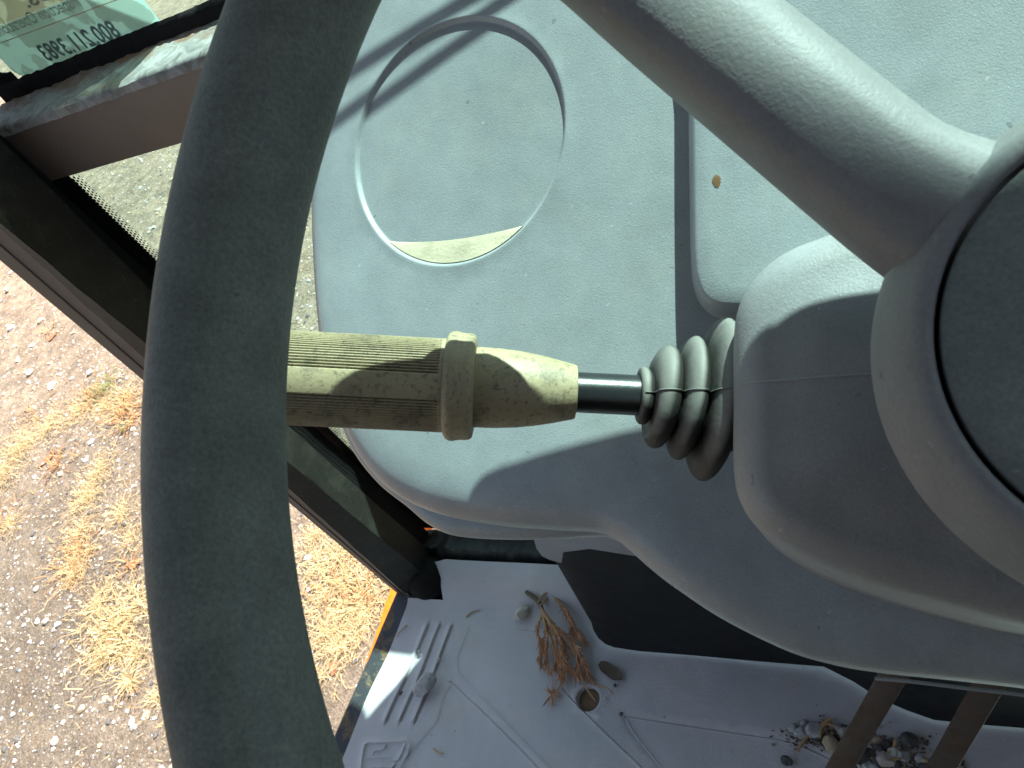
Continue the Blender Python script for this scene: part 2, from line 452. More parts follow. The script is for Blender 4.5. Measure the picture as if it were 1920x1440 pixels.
# dry grass
def straw(name, a, b_):
    m, nt, b = new_mat(name)
    geo = nt.nodes.new('ShaderNodeNewGeometry')
    base = ramp(nt, geo.outputs['Random Per Island'], [(0, a), (1, b_)])
    nt.links.new(base, b.inputs['Base Color']); b.inputs['Roughness'].default_value = .7
    b.inputs['Specular IOR Level'].default_value = .2; return m
STRAW = straw('straw', (.29, .19, .085), (.57, .44, .24))
STRAWB = straw('brown_straw', (.22, .11, .05), (.45, .25, .11))
GREENW = straw('green_weed', (.13, .17, .06), (.25, .27, .12))
def blade(mb, p, dirv, L, w, lift):
    p = np.array(p); d = nrm(dirv); s = nrm(np.cross(d, Z1)) * w
    m_ = p + d * L * .5 + Z1 * lift; e = p + d * L + Z1 * lift * rng.uniform(.1, 1.1) + s * rng.normal() * 4
    mb.add([p - s, p + s, m_ + s * .8, m_ - s * .8, e], [(0, 1, 2, 3), (3, 2, 4)])
def clump(mb, x, y, r, n, L=.12, w=.0016):
    for _ in range(n):
        a = rng.uniform(0, 6.28); q = abs(rng.normal()) * r * .5
        px, py = x + q * math.cos(a), y + q * math.sin(a)
        b_ = rng.uniform(0, 6.28) if rng.random() < .55 else a + rng.normal() * .5
        blade(mb, (px, py, GZ + .004), (math.cos(b_), math.sin(b_), 0), L * rng.uniform(.4, 1.3), w * rng.uniform(.6, 1.5), rng.uniform(.004, .35 * L))
mb_s = MB()
# thin straw litter in drifts (stuff)
drifts = [((0, 900), .30, 520), ((40, 840), .3, 520), ((95, 800), .28, 400), ((150, 770), .24, 340), ((20, 985), .18, 180),
          ((200, 760), .26, 380), ((240, 745), .22, 260), ((165, 930), .25, 380), ((190, 880), .22, 300), ((150, 1000), .24, 260), ((150, 1045), .22, 260), ((140, 1080), .16, 160),
          ((230, 960), .22, 260), ((250, 1010), .18, 160), ((190, 1130), .26, 420), ((225, 1180), .30, 760), ((205, 1215), .18, 260), ((255, 1230), .2, 260), ((262, 1130), .15, 160), ((300, 1300), .15, 140),
          ((590, 1010), .22, 210), ((600, 1060), .26, 280), ((640, 1090), .26, 280), ((640, 1040), .24, 250), ((690, 1090), .25, 210), ((600, 1140), .2, 160), ((650, 1150), .24, 210), ((610, 1190), .18, 240), ((690, 1140), .18, 240), ((640, 1210), .14, 140),
          ((330, 1340), .1, 60), ((610, 1270), .15, 100), ((670, 1190), .14, 140)]
for (px, py), r, n in drifts:
    q = atz(px, py, GZ); clump(mb_s, q[0], q[1], r * .7, int(n * 1.0), .05, .00085)
for _ in range(1700):                                   # single straws lying about
    x = -1.3 - rng.gamma(2., 1.); y = rng.uniform(-.8, 3.)
    if in_view(x, y, GZ):
        a = rng.uniform(0, 6.28); blade(mb_s, (x, y, GZ + .006), (math.cos(a), math.sin(a), 0), rng.uniform(.015, .06), .0009, .003)
o = mb_s.obj('dry_grass', STRAW, smooth=0)
tag(o, 'flattened straw coloured dry grass spread in drifts over the gravel', 'dry grass', kind='stuff')
mb_s = MB()
for (px, py), r, n in [((175, 745), .2, 120), ((235, 770), .16, 120), ((245, 790), .12, 60), ((135, 1075), .12, 60), ((110, 870), .16, 70), ((0, 985), .14, 60), ((150, 1030), .2, 90), ((690, 1110), .14, 50), ((650, 1100), .12, 40), ((60, 780), .2, 40), ((95, 620), .1, 25), ((230, 755), .1, 40), ((250, 1060), .1, 30)]:
    q = atz(px, py, GZ); clump(mb_s, q[0], q[1], r, n, .07, .0022)
o = mb_s.obj('brown_grass', STRAWB, smooth=0)
tag(o, 'reddish brown dead stalks lying among the dry grass', 'dead stalks', kind='stuff')
# tufts one can tell apart
def tuft(px, py, L, n, mat, label, cat='grass tuft', group='separate grass tufts on the gravel', ew=.0012, up=.3, spread=.45):
    q = atz(px, py, GZ); mb = MB()
    n = int(n * 1.8)
    for k in range(n):
        a = 6.28 * k / n + rng.normal() * .3
        j_ = 0 if spread == 0 else rng.normal(size=2) * L * spread
        o_ = (q[0], q[1]) if spread == 0 else (q[0] + j_[0], q[1] + j_[1])
        blade(mb, (o_[0], o_[1], GZ + .004), (math.cos(a), math.sin(a), 0), L * rng.uniform(.4, 1.1) * (1 if spread == 0 else .6), ew, L * up * rng.uniform(.2, 1))
    o = obj('grass_tuft', mb.v, mb.f, mat, smooth=0, origin=(q[0], q[1], GZ)); return tag(o, label, cat, group)
tuft(248, 1278, .11, 34, STRAW, 'star shaped dry tuft with splayed blades low beside the wheel rim', spread=0)
tuft(246, 1292, .07, 16, STRAWB, 'small brown tuft just below the star shaped dry tuft')
tuft(222, 772, .12, 44, STRAW, 'pale spiky tuft beside the green weed, near the rim')
tuft(225, 1175, .16, 90, STRAW, 'largest golden tuft, a broad mat left of the rim', ew=.002)
tuft(165, 930, .12, 50, STRAW, 'loose golden tuft halfway up the gravel strip left of the rim')
tuft(205, 728, .11, 60, GREENW, 'small green weed growing at the edge of the dry grass', 'weed', None, up=.6)
tuft(238, 800, .05, 24, GREENW, 'tiny green weed sprig against the wheel rim', 'weed', None, up=.6)
tuft(30, 860, .22, 60, STRAW, 'long golden tuft lying flat at the far left edge')
# a few larger stones and leaves that stand out
def rock(px, py, size, mat, label, z=GZ, sub=ICO2, seed=1, name='stone', group='larger stones on the ground outside', cat='stone', sink=.3, rot=None):
    q = atz(px, py, z); V, F = stone_mesh(seed, size, sub, .12)
    a = rng.uniform(0, 6.28) if rot is None else rot; c_, s_ = math.cos(a), math.sin(a)
    V = np.stack([V[:, 0] * c_ - V[:, 1] * s_, V[:, 0] * s_ + V[:, 1] * c_, V[:, 2]], 1)
    V = V + (q[0], q[1], z - V[:, 2].min() - sink * size[2])
    o = obj(name, V, F, mat, smooth=28, origin=(q[0], q[1], z)); return tag(o, label, cat, group)
rock(97, 724, (.042, .032, .012), ST_ROSE, 'flat pinkish stone above the dry grass', seed=3)
rock(88, 1165, (.016, .014, .012), ST_PALE, 'white pebble on grey gravel left of the big golden tuft', seed=4)
rock(16, 545, (.03, .022, .018), ST_PALE, 'white stone on dusty ground at the far left edge', seed=5)
rock(105, 1390, (.02, .016, .012), ST_ROSE, 'pinkish flat stone near the bottom left corner', seed=6)
rock(155, 1330, (.018, .014, .01), ST_TAN, 'tan stone between the star tuft and the bottom edge', seed=8)
rock(58, 700, (.028, .022, .016), ST_PALE, 'pale stone left of the flat pinkish stone', seed=9)
rock(170, 700, (.02, .018, .014), ST_PALE, 'small white stone below the door pillar', seed=10)
rock(70, 1105, (.014, .012, .01), ST_PALE, 'white chip lying on the darkest patch of gravel', seed=11)
def leaf(px, py, L, W, a, label, z=GZ, mat=LEAF, curl=.15, name='dead_leaf', cat='leaf', lift=.004, group='dead leaves on the ground outside'):
    q = atz(px, py, z); V = []; F = []
    ph = rng.uniform(0, 6.28)
    for i in range(13):
        t = i / 12; w = W * (math.sin(math.pi * min(1, t * .92 + .05)) ** .8) * (1 + .16 * math.sin(ph + t * 7))
        for s in (-1, 0, 1):
            V.append((L * (t - .5), s * w, lift + abs(s) * curl * W + curl * L * .3 * (t - .5) ** 2))
    for i in range(12):
        for s in range(2): F.append((i * 3 + s, i * 3 + s + 1, i * 3 + s + 4, i * 3 + s + 3))
    c_, s_ = math.cos(a), math.sin(a); V = np.array(V)
    V = np.stack([V[:, 0] * c_ - V[:, 1] * s_, V[:, 0] * s_ + V[:, 1] * c_, V[:, 2]], 1) + (q[0], q[1], z)
    W2 = V - np.array([0, 0, .0012]); n = len(V)
    F = F + [tuple(i + n for i in f[::-1]) for f in F]
    o = obj(name, np.concatenate([V, W2]), F, mat, smooth=50, origin=(q[0], q[1], z)); return tag(o, label, cat, group)
BRLEAF = plain('rust_leaf', (.24, .095, .045), .8)
leaf(90, 862, .11, .022, 1.0, 'brown curled leaf beside the long golden tuft', mat=BRLEAF)
leaf(252, 1058, .07, .02, .2, 'reddish leaf lying against the left edge of the rim', mat=BRLEAF)
leaf(627, 1252, .05, .016, 1.9, 'reddish brown leaf between the rim and the door sill', mat=BRLEAF)
leaf(100, 632, .07, .02, 1.2, 'small tan leaf on dusty ground below the pillar', mat=BRLEAF)

# ================================================================== CAB FRAME
cab = thing('cab_frame', (-.65, .36, 0), 'brown painted cab frame with corner pillar, cross bar and rusty sill', 'cab frame')
YB = .40                                              # rear face of the cross bar
def vline(pb, pt):
    """upright edge of the pillar: foot on the floor and the point of the upper sighting nearest above it"""
    b_ = atz(*pb); r = ray(*pt); h = np.array([r[0], r[1]]); t = np.dot(b_[:2] - CAM[:2], h) / np.dot(h, h)
    p = CAM + r * t; return b_, p
def extend(b_, p, z): return b_ + (p - b_) * ((z - b_[2]) / (p[2] - b_[2]))
L1 = vline((741, 1110), (0, 489)); L2 = vline((768, 1117), (0, 421))
x3 = aty(113, 367, .402)
zt = 1.62; zb = -.02
A0, A1 = extend(*L1, zb), extend(*L1, zt); B0, B1 = extend(*L2, zb), extend(*L2, zt)
mid0, mid1 = A0 + (B0 - A0) * .44, A1 + (B1 - A1) * .44
E0 = np.array([-.628, .345, zb]); E1 = np.array([-.622, .345, zt])
F0 = np.array([-.648, .4125, zb]); F1 = np.array([-.632, .4125, zt])
G0 = np.array([-.735, .4125, zb]); G1 = np.array([-.735, .4125, zt])
def loft2(a, b): return fix(list(a) + list(b), [tuple(range(len(a))), tuple(range(len(a), 2 * len(a)))[::-1]] + [(i, (i + 1) % len(a), len(a) + (i + 1) % len(a), len(a) + i) for i in range(len(a))], .0015, 2)
ad = np.array([.0, .004, 0])
obj('pillar', *loft2([mid0 + (0, .0015, 0), B0, B0 + (.004, .02, 0), F0 + (-.02, 0, 0), G0, G0 + (.03, -.06, 0)],
                     [mid1 + (0, .0015, 0), B1, B1 + (.004, .02, 0), F1 + (-.02, 0, 0), G1, G1 + (.03, -.06, 0)]), PAINT, cab)
gv = (mid0 - A0) * .06
obj('door_jamb', *loft2([A0, mid0 - gv, mid0 - gv + (-.002, .03, 0), A0 + (-.012, .03, 0)], [A1, mid1 - gv, mid1 - gv + (-.002, .03, 0), A1 + (-.012, .03, 0)]), PAINT, cab)
# black rubber trim lining the inside of the pillar, in two facets
M0, M1 = B0 + (.0015, .001, 0), B1 + (.0015, .001, 0)
r0 = aty(277, 593, .375); 
def rough_trim(name, quad0, quad1, mat, n=60, amp=.0012):
    """lofted strip with a lumpy worn surface"""
    V = []; F = []; k = len(quad0)
    for i in range(n + 1):
        t = i / n
        for j in range(k):
            V.append(np.array(quad0[j]) * (1 - t) + np.array(quad1[j]) * t + rng.normal(size=3) * amp)
    for i in range(n):
        for j in range(k):
            F.append((i * k + j, i * k + (j + 1) % k, (i + 1) * k + (j + 1) % k, (i + 1) * k + j))
    F += [tuple(range(k))[::-1], tuple(n * k + j for j in range(k))]
    return fix(V, F)
def dusty_black():
    m, nt, b = new_mat('dusty_rubber')
    r = ramp(nt, noise(nt, 35, 8, .75), [(.48, (0, 0, 0)), (.75, (.5,) * 3)])
    base = mix(nt, r, (.010, .0105, .009), (.06, .062, .045))
    s = ramp(nt, noise(nt, 240, 4, .7), [(.64, (0, 0, 0)), (.70, (.6,) * 3)])
    base = mix(nt, s, base, (.13, .13, .10))
    nt.links.new(base, b.inputs['Base Color']); b.inputs['Roughness'].default_value = .6
    bump(nt, b, noise(nt, 200, 5), .6, .001); return m
DUSTY = dusty_black()
zt2 = .70
def up(p, q, z): return np.array(p) + (np.array(q) - np.array(p)) * ((z - p[2]) / (q[2] - p[2]))
zr = .012
q0 = [up(B0, B1, zr) + (-.0005, -.0022, 0), np.array([-.630, .334, zr]), np.array([-.637, .372, zr]), up(B0, B1, zr) + (.01, .05, 0)]
q1 = [up(B0, B1, 1.6) + (-.0005, -.0022, 0), np.array([-.628, .334, 1.6]), np.array([-.634, .372, 1.6]), up(B0, B1, 1.6) + (.01, .05, 0)]
obj('inner_trim', *rough_trim('t', q0, q1, DUSTY, 90, .00025), DUSTY, cab, smooth=50)
q0 = [np.array([-.640, .366, zr]), np.array([-.645, .3985, zr]), np.array([-.70, .3985, zr]), np.array([-.69, .366, zr])]
q1 = [np.array([-.634, .366, 1.6]), np.array([-.629, .3985, 1.6]), np.array([-.70, .3985, 1.6]), np.array([-.69, .366, 1.6])]
obj('glass_rubber', *rough_trim('t', q0, q1, BLACK, 90, .0003), BLACK, cab, smooth=50)
# foot of the pillar: rounded rubber boot on the floor
V, F = lathe([(0, .037), (.008, .037), (.018, .033), (.028, .024), (.034, .012)], (-.634, .337, .003), (0, 0, 1), 28)
V = np.array(V); V[:, 0] = -.634 + (V[:, 0] + .634) * .92; V[:, 1] = .338 + (V[:, 1] - .338) * .86
obj('pillar_boot', V, F, BLACK, cab)
# cross bar: rear face, top ledge
bar_z0, bar_z1 = .695, .748
obj('cross_bar', *prism([(-.66, YB, bar_z0), (-.66, YB + .036, bar_z0), (-.66, YB + .036, bar_z1 - .002), (-.66, YB, bar_z1 - .002)], (1.34, 0, 0), .0016), PAINT, cab)
V = []; F = []; nx = 150; prof = [(YB - .0015, bar_z1 - .006), (YB - .001, bar_z1), (YB + .003, bar_z1 + .002), (YB + .016, bar_z1 + .002), (YB + .03, bar_z1 + .003), (YB + .0385, bar_z1 + .004)]
for i in range(nx + 1):
    x = -.665 + .9 * i / nx
    for j, (yy, zz) in enumerate(prof): V.append((x, yy + rng.normal() * .0002, zz + rng.normal() * (.0002 if j < 4 else .0006)))
for i in range(nx):
    for j in range(len(prof) - 1): F.append((i * len(prof) + j, (i + 1) * len(prof) + j, (i + 1) * len(prof) + j + 1, i * len(prof) + j + 1))
obj('ledge', V, F, LEDGE, cab, smooth=60)
# lower frame strip under the lower pane, lumpy old sealant
q0 = [np.array([-.66, .3585, .012]), np.array([-.66, .372, .032]), np.array([-.66, .402, .026]), np.array([-.66, .402, -.01]), np.array([-.66, .36, -.01])]
q1 = [p + (1.3, 0, 0) for p in q0]
obj('bottom_rail', *rough_trim('t', q0, q1, DUSTY, 260, .0012), DUSTY, cab, smooth=60)
# sill outside the mat
sl = [(743, 1112), (716, 1175), (689, 1240), (660, 1305), (632, 1368), (585, 1480)]
sr = [(800, 1112), (758, 1160), (724, 1235), (690, 1308), (652, 1398), (610, 1500)]
V = []; F = []
for a, b_ in zip(sl, sr):
    p, q = atz(*a, -.004), atz(*b_, -.004)
    V += [p - (0, 0, .05), p, p + (.004, 0, .003), q, q - (0, 0, .03)]
for i in range(len(sl) - 1):
    for j in range(4): F.append((i * 5 + j, i * 5 + j + 1, (i + 1) * 5 + j + 1, (i + 1) * 5 + j))
obj('door_sill', V, F, SILL, cab, smooth=30)
# roof, other pillars and lower rear panels: outside the picture but they shade the cab
obj('roof', *box((-.74, -1.0, 1.62), (.80, .745, 1.70), .02), ROOF, cab)
for x, y in ((.72, .37), (.70, -.95), (-.70, -.95)):
    obj('pillar', *box((x - .04, y - .04, -.05), (x + .04, y + .04, 1.61), .004), PAINT, cab)
obj('rear_panel', *box((-.65, -.98, 0), (.65, -.95, 1.61), .004), PAINT, cab)
obj('right_panel', *box((.72, -.9, 0), (.75, .32, 1.0), .004), PAINT, cab)
seat = thing('operator_seat', (.04, -.5, 0), 'black operator seat behind the steering wheel', 'seat')
obj('cushion', *box((-.22, -.72, .40), (.30, -.26, .52), .04, 3), BLACK, seat)
obj('backrest', *box((-.22, -.84, .52), (.30, -.72, 1.15), .04, 3), BLACK, seat)
obj('pedestal', *box((-.12, -.65, .0), (.20, -.35, .40), .02), BLACK, seat)
obj('floor_plate', *box((-.66, -.94, -.06), (.71, .40, -.014)), PAINT, cab)

# ------------------------------------------------------------------ windscreen panes
SEALM = rusty('old_seal', (.010, .010, .009), (.07, .035, .02), (.55, .68), 40)
ws = thing('windshield', (0, .447, .75), 'upper windscreen pane set in black rubber above the rusty ledge', 'windshield')
obj('glass_pane', *box((-.66, .4465, .757), (.70, .4515, 1.6)), GLASS, ws, smooth=0)
q0 = [np.array([-.66, .4385, .7495]), np.array([-.66, .4395, .7600]), np.array([-.66, .4440, .7635]), np.array([-.66, .4462, .7620]), np.array([-.66, .4462, .7495])]
q1 = [p + (1.0, 0, 0) for p in q0]
obj('rubber_seal', *rough_trim('t', q0, q1, SEALM, 220, .00035), BLACK, ws, smooth=60)
# rounded lower left corner of the seal
V, F = [], []
cc = np.array([-.634, .4445, .7975])
arc = [cc + (-.028 * math.cos(t), 0, -.028 * math.sin(t)) for t in np.linspace(-.2, math.pi / 2, 12)]
P_ = [np.array(p) for p in arc] + [np.array([-.634, .4445, .757]), np.array([-.675, .4445, .757]), np.array([-.675, .4445, .81])]
obj('corner_seal', *prism(P_, (0, .0018, 0)), BLACK, ws, smooth=30)
lp = thing('lower_pane', (-.3, .406, .35), 'lower front pane with black dotted border between pillar and dash', 'window pane')
obj('glass_pane', *box((-.655, .4045, .030), (.66, .4085, .694)), GLASS, lp, smooth=0)
FRIT = plain('black_frit', (.006, .006, .006), .5)
# black printed border: solid band, rounded corner, then rows of dots
def fx(z): return -.6215 + (z - .69) * .028          # inner edge of the solid band, following the pillar
band = [(fx(.694) , .694), (-.66, .694), (-.66, .030), (-.40, .030), (-.40, .040), (fx(.06) + .022, .040), (fx(.06) + .008, .044), (fx(.06) + .001, .055), (fx(.08), .08)]
obj('black_border', *prism([np.array([x, .4032, z]) for x, z in band], (0, .001, 0)), FRIT, lp, smooth=0)
mb = MB()
def dot(x, z, r, n=6):
    V = [(x, .4040, z)] + [(x + r * math.cos(6.283 * k / n), .4036, z + r * math.sin(6.283 * k / n)) for k in range(n)]
    mb.add(V, [(0, 1 + (k + 1) % n, 1 + k) for k in range(n)])
k = 0; z = .066
while z < .692:
    for c_, r in enumerate((.00165, .00145, .0012, .0009)):
        dot(fx(z) + .0012 + .0032 * c_, z + (.0019 if c_ % 2 else 0), r)
    z += .0038
x = fx(.06) + .02
while x < -.40:
    for c_, r in enumerate((.0016, .0013, .001)): dot(x + (.0019 if c_ % 2 else 0), .041 + .0032 * c_, r)
    x += .0038
tag(mb.obj('dot_rows', FRIT, lp, smooth=0), kind='stuff')

# ------------------------------------------------------------------ inspection sticker on the windscreen (inside face)
YS = .4455
st = thing('inspection_sticker', aty(170, 60, YS), 'pale green inspection sticker seen in reverse on the upper windscreen', 'sticker')
def film(name, col, trans, prints=None):
    m, nt, b = new_mat(name); nt.nodes.remove(b); out = nt.nodes['Material Output']
    geo = nt.nodes.new('ShaderNodeNewGeometry')
    colr = col
    c1 = ramp(nt, noise(nt, 30, 3, .5, .35, geo.outputs['Position']), [(.485, tuple(np.array(col) * (.80, .78, .76))), (.50, col), (.60, col), (.615, tuple(np.array(col) * (.84, .82, .8)))])
    tl = nt.nodes.new('ShaderNodeBsdfTranslucent'); df = nt.nodes.new('ShaderNodeBsdfDiffuse'); tr = nt.nodes.new('ShaderNodeBsdfTransparent')
    nt.links.new(c1, tl.inputs[0]); nt.links.new(c1, df.inputs[0]); nt.links.new(c1, tr.inputs[0])
    m1 = nt.nodes.new('ShaderNodeMixShader'); m1.inputs[0].default_value = .35
    nt.links.new(tl.outputs[0], m1.inputs[1]); nt.links.new(df.outputs[0], m1.inputs[2])
    m2 = nt.nodes.new('ShaderNodeMixShader'); m2.inputs[0].default_value = trans
    nt.links.new(m1.outputs[0], m2.inputs[1]); nt.links.new(tr.outputs[0], m2.inputs[2]); nt.links.new(m2.outputs[0], out.inputs[0])
    return m
FILM = film('sticker_film', (.84, .86, .74), .5)
FILM2 = film('sticker_band', (.68, .83, .80), .5)
INK = plain('dark_ink', (.09, .16, .165), .6)
INKG = plain('grey_ink', (.20, .24, .20), .6)
REDL = plain('red_line', (.42, .2, .1), .6)
bl, br = aty(36, 146, YS), aty(311, 54, YS)
sx = nrm(br - bl); sx = nrm(sx * np.array([1, 0, 1])); sz = np.array([-sx[2], 0, sx[0]])
Ws = np.linalg.norm(br - bl); Hs = .26
def sp(a, b_, off=0.): return bl + sx * a + sz * b_ - Y1 * off
rc = .009
def rounded(x0, z0, x1, z1, r, corners=(1, 1, 1, 1)):
    out = []
    for (cx, cz, a0, on_) in ((x0, z0, math.pi, corners[0]), (x1, z0, 1.5 * math.pi, corners[1]), (x1, z1, 0, corners[2]), (x0, z1, .5 * math.pi, corners[3])):
        if not on_: out.append((cx, cz)); continue
        ox = cx + (r if cx == x0 else -r); oz = cz + (r if cz == z0 else -r)
        out += [(ox + r * math.cos(a0 + t), oz + r * math.sin(a0 + t)) for t in np.linspace(0, math.pi / 2, 6)]
    return out
zb_ = .039
obj('sticker_film', *prism([sp(a, c_) for a, c_ in rounded(0, zb_, Ws, Hs, rc, (0, 0, 1, 1))], (0, .0003, 0)), FILM, st, smooth=0)
obj('blue_band', *prism([sp(a, c_) for a, c_ in rounded(0, 0, Ws, zb_ - .0002, rc, (1, 0, 0, 0))], (0, .0003, 0)), FILM2, st, smooth=0)
def line_strip(b0, mat, th=.0005):
    return prism([sp(.0005, b0, .0004), sp(Ws - .0005, b0, .0004), sp(Ws - .0005, b0 + th, .0004), sp(.0005, b0 + th, .0004)], (0, .0002, 0))
def text(body, size, width, right, base, mat, name, bold=0):
    """mirrored print: starts at the right and runs left, as seen from inside"""
    cu = bpy.data.curves.new('t', 'FONT'); cu.body = body; cu.size = size; cu.offset = bold; cu.resolution_u = 3
    tmp = bpy.data.objects.new('t', cu); COL.objects.link(tmp)
    dg = bpy.context.evaluated_depsgraph_get(); me = bpy.data.meshes.new_from_object(tmp.evaluated_get(dg))
    V = np.array([v.co[:] for v in me.vertices]); F = [list(p.vertices) for p in me.polygons]
    bpy.data.objects.remove(tmp); bpy.data.curves.remove(cu); bpy.data.meshes.remove(me)
    k = width / (V[:, 0].max() - V[:, 0].min()) if width else 1
    x = (V[:, 0] - V[:, 0].min()) * k
    W = np.array([sp(right - a, base + b_, .0005) for a, b_ in zip(x, V[:, 1])])
    return obj(name, W, F, mat, st, smooth=0)
def st_uv(px, py): p = aty(px, py, YS) - bl; return p @ sx, p @ sz
u0, w0 = st_uv(233, 70); u1, w1 = st_uv(88, 111)
text('800.211.3983', .0185, abs(u1 - u0), u0, (w0 + w1) / 2, INK, 'phone_number', .0004)
u0, w0 = st_uv(158, 14); u1, w1 = st_uv(2, 62)
ii = text('Inspection Operations', .0125, abs(u1 - u0) * 1.05, u0, (w0 + w1) / 2, INKG, 'printed_words')
u0, w0 = st_uv(54, 14)
text('PROS.', .0125, .056, u0 + .056, w0, INKG, 'printed_words', .0003)
u0, w0 = st_uv(228, 1); u1, w1 = st_uv(5, 76)
obj('red_rule', *line_strip((w0 + w1) / 2, REDL), REDL, st, smooth=0)

# ================================================================== FLOOR MAT
mt = thing('floor_mat', (-.4, .15, 0), 'grey blue moulded rubber floor mat with ribs and embossed emblem', 'floor mat')
def fl(px, py, z=0.): return atz(px, py, z)[:2]
Lk = [fl(768, 1123), fl(724, 1230), fl(690, 1306), fl(647, 1409), fl(600, 1520)]
oml = np.array(Lk[::-1] + [fl(833, 1127), fl(836, 1105), (-.622, .335), (-.618, .352), (-.60, .3575), (.30, .3575), (.45, .3), (.45, -.12), (-.3, -.16)])
oml = np.array(oml)
def densify(P, ds):
    out = []
    for i in range(len(P)):
        a, b_ = P[i], P[(i + 1) % len(P)]; n = max(1, int(np.linalg.norm(b_ - a) / ds))
        out += [a + (b_ - a) * k / n for k in range(n)]
    return np.array(out)
oml = densify(oml, .004)
ribs = [[(802, 1168), (720, 1356)], [(824, 1168), (747, 1354)], [(847, 1170), (773, 1356)]]
ribs = [np.array([fl(*p) for p in r]) for r in ribs]
pan1 = [(880, 1173), (1030, 1186), (1060, 1230), (1046, 1262), (1062, 1300), (1130, 1372), (1215, 1452), (1300, 1560), (1150, 1560), (1010, 1420), (858, 1262), (858, 1235)]
pan2 = [(845, 1279), (900, 1330), (960, 1392), (1010, 1441), (1080, 1520), (900, 1560), (760, 1420), (818, 1352), (828, 1310)]
pan3 = [(1170, 1342), (1300, 1362), (1480, 1391), (1560, 1425), (1640, 1450), (1700, 1540), (1400, 1560), (1240, 1442), (1185, 1372)]
pans = [densify(np.array([fl(*p) for p in q]), .004) for q in (pan1, pan2, pan3)]
emb = [[(690, 1392), (765, 1389), (771, 1396), (766, 1412), (742, 1460), (672, 1470), (680, 1410), (684, 1396)]]
emb = [densify(np.array([fl(*p) for p in emb[0]]), .003)]
eml = [[(722, 1397), (719, 1404), (705, 1406), (701, 1409)], [(691, 1421), (733, 1420)], [(756, 1404), (746, 1424), (736, 1425)], [(695, 1439), (738, 1438)], [(740, 1432), (734, 1442), (726, 1456)]]
eml = [smooth_loop(np.array([fl(*p) for p in q]), .002, closed=False) for q in eml]
hole_c = fl(1102, 1310); hole_r = .0145
circ = lambda r, n=40: np.stack([hole_c[0] + r * np.cos(np.linspace(0, 2 * np.pi, n, endpoint=False)), hole_c[1] + r * np.sin(np.linspace(0, 2 * np.pi, n, endpoint=False))], 1)
ring_c = fl(962, 1343); RC = np.stack([ring_c[0] + .024 * np.cos(np.linspace(0, 6.283, 50, endpoint=False)), ring_c[1] + .024 * np.sin(np.linspace(0, 6.283, 50, endpoint=False))], 1)
creases = [np.stack([np.linspace(-.6, .40, 200), np.full(200, yy) + .002 * np.sin(np.linspace(0, 30, 200))], 1) for yy in (.292, .300, .322, .345)]
loops = []
for q in pans: loops += [offset_in(q, .0026), offset_in(q, .0017), offset_in(q, .0009), q]
loops += [offset_in(emb[0], -.0012), offset_in(emb[0], .0006), offset_in(emb[0], .0024)]
loops += [circ(hole_r), circ(hole_r + .0015), circ(hole_r + .004), circ(hole_r * .9)]
lines = list(creases)
def para(L, d):
    t = np.gradient(L, axis=0); t /= np.linalg.norm(t, axis=1)[:, None]; return L + d * np.stack([-t[:, 1], t[:, 0]], 1)
for r in ribs:
    L = np.stack([np.linspace(r[0][k], r[1][k], 50) for k in (0, 1)], 1)
    lines += [para(L, d) for d in (-.0065, -.0045, -.002, .0015, .0026, .0034, .0046, .0058)]
for L in eml: lines += [para(L, d) for d in (-.0016, .0004, .0016)]
grv = [[(845, 1278), (905, 1334), (962, 1390), (1012, 1442), (1070, 1505)], [(1046, 1255), (1052, 1282), (1068, 1306), (1110, 1348), (1160, 1396), (1215, 1450), (1290, 1540)],
       [(1168, 1341), (1250, 1354), (1360, 1371), (1482, 1391), (1560, 1424)], [(876, 1173), (950, 1178), (1020, 1184)], [(1170, 1342), (1184, 1372), (1240, 1442)]]
gdep = (.0024, .0026, .0020, .0008, .0007)
grv = [smooth_loop(np.array([fl(*p) for p in q]), .0025, closed=False) for q in grv]
for L in grv: lines += [para(L, d) for d in (-.0016, -.0005, .0005, .0016)]
V2, F2 = cdt(oml, loops, lines, .007, .0018)
def mat_z(Q):
    z = np.zeros(len(Q))
    y = Q[:, 1]
    sag = .0012 * np.sin(Q[:, 0] * 23 + 1.3 * np.sin(Q[:, 1] * 31)) + .0008 * np.sin(Q[:, 1] * 47 + Q[:, 0] * 19)
    z += sag
    z += .030 * sstep((y - .292) / .06)
    for q in pans:
        dq = sdist(q, Q); z += -.0009 * sstep(dq / .0026)
    for r in ribs:
        a, b_ = r; ab = b_ - a; t = ((Q - a) @ ab) / (ab @ ab); nn = np.array([-ab[1], ab[0]]) / np.linalg.norm(ab); s = (Q - a) @ nn
        env = sstep((t + .01) / .03) * sstep((1.01 - t) / .03)
        z += env * (.0026 * np.where(s < 0.0015, sstep((s + .0065) / .006), sstep((.0027 - s) / .0012)) - .0026 * np.exp(-((s - .0036) / .0011) ** 2))
    for L, dep in zip(grv, gdep): z -= dep * np.exp(-(sdist(L, Q, False) / .0008) ** 2)
    d = sdist(emb[0], Q); z += .0026 * np.exp(-(np.maximum(np.abs(d) - .0006, 0) / .0008) ** 2)
    for L in eml: z += .0024 * np.exp(-(sdist(L, Q, False) / .0011) ** 2)
    dc = np.linalg.norm(Q - hole_c, axis=1)
    z += .001 * np.exp(-((dc - hole_r - .002) / .002) ** 2) - .012 * sstep((hole_r + .0002 - dc) / .0016)
    return z
keep = [f for f in F2 if np.linalg.norm(V2[f].mean(0) - hole_c) > hole_r * .9]
zz = mat_z(V2)
obj('mat_sheet', np.c_[V2, zz], keep, MAT, mt, smooth=55)
n_ = len(oml); ring0 = np.c_[oml, mat_z(oml)]
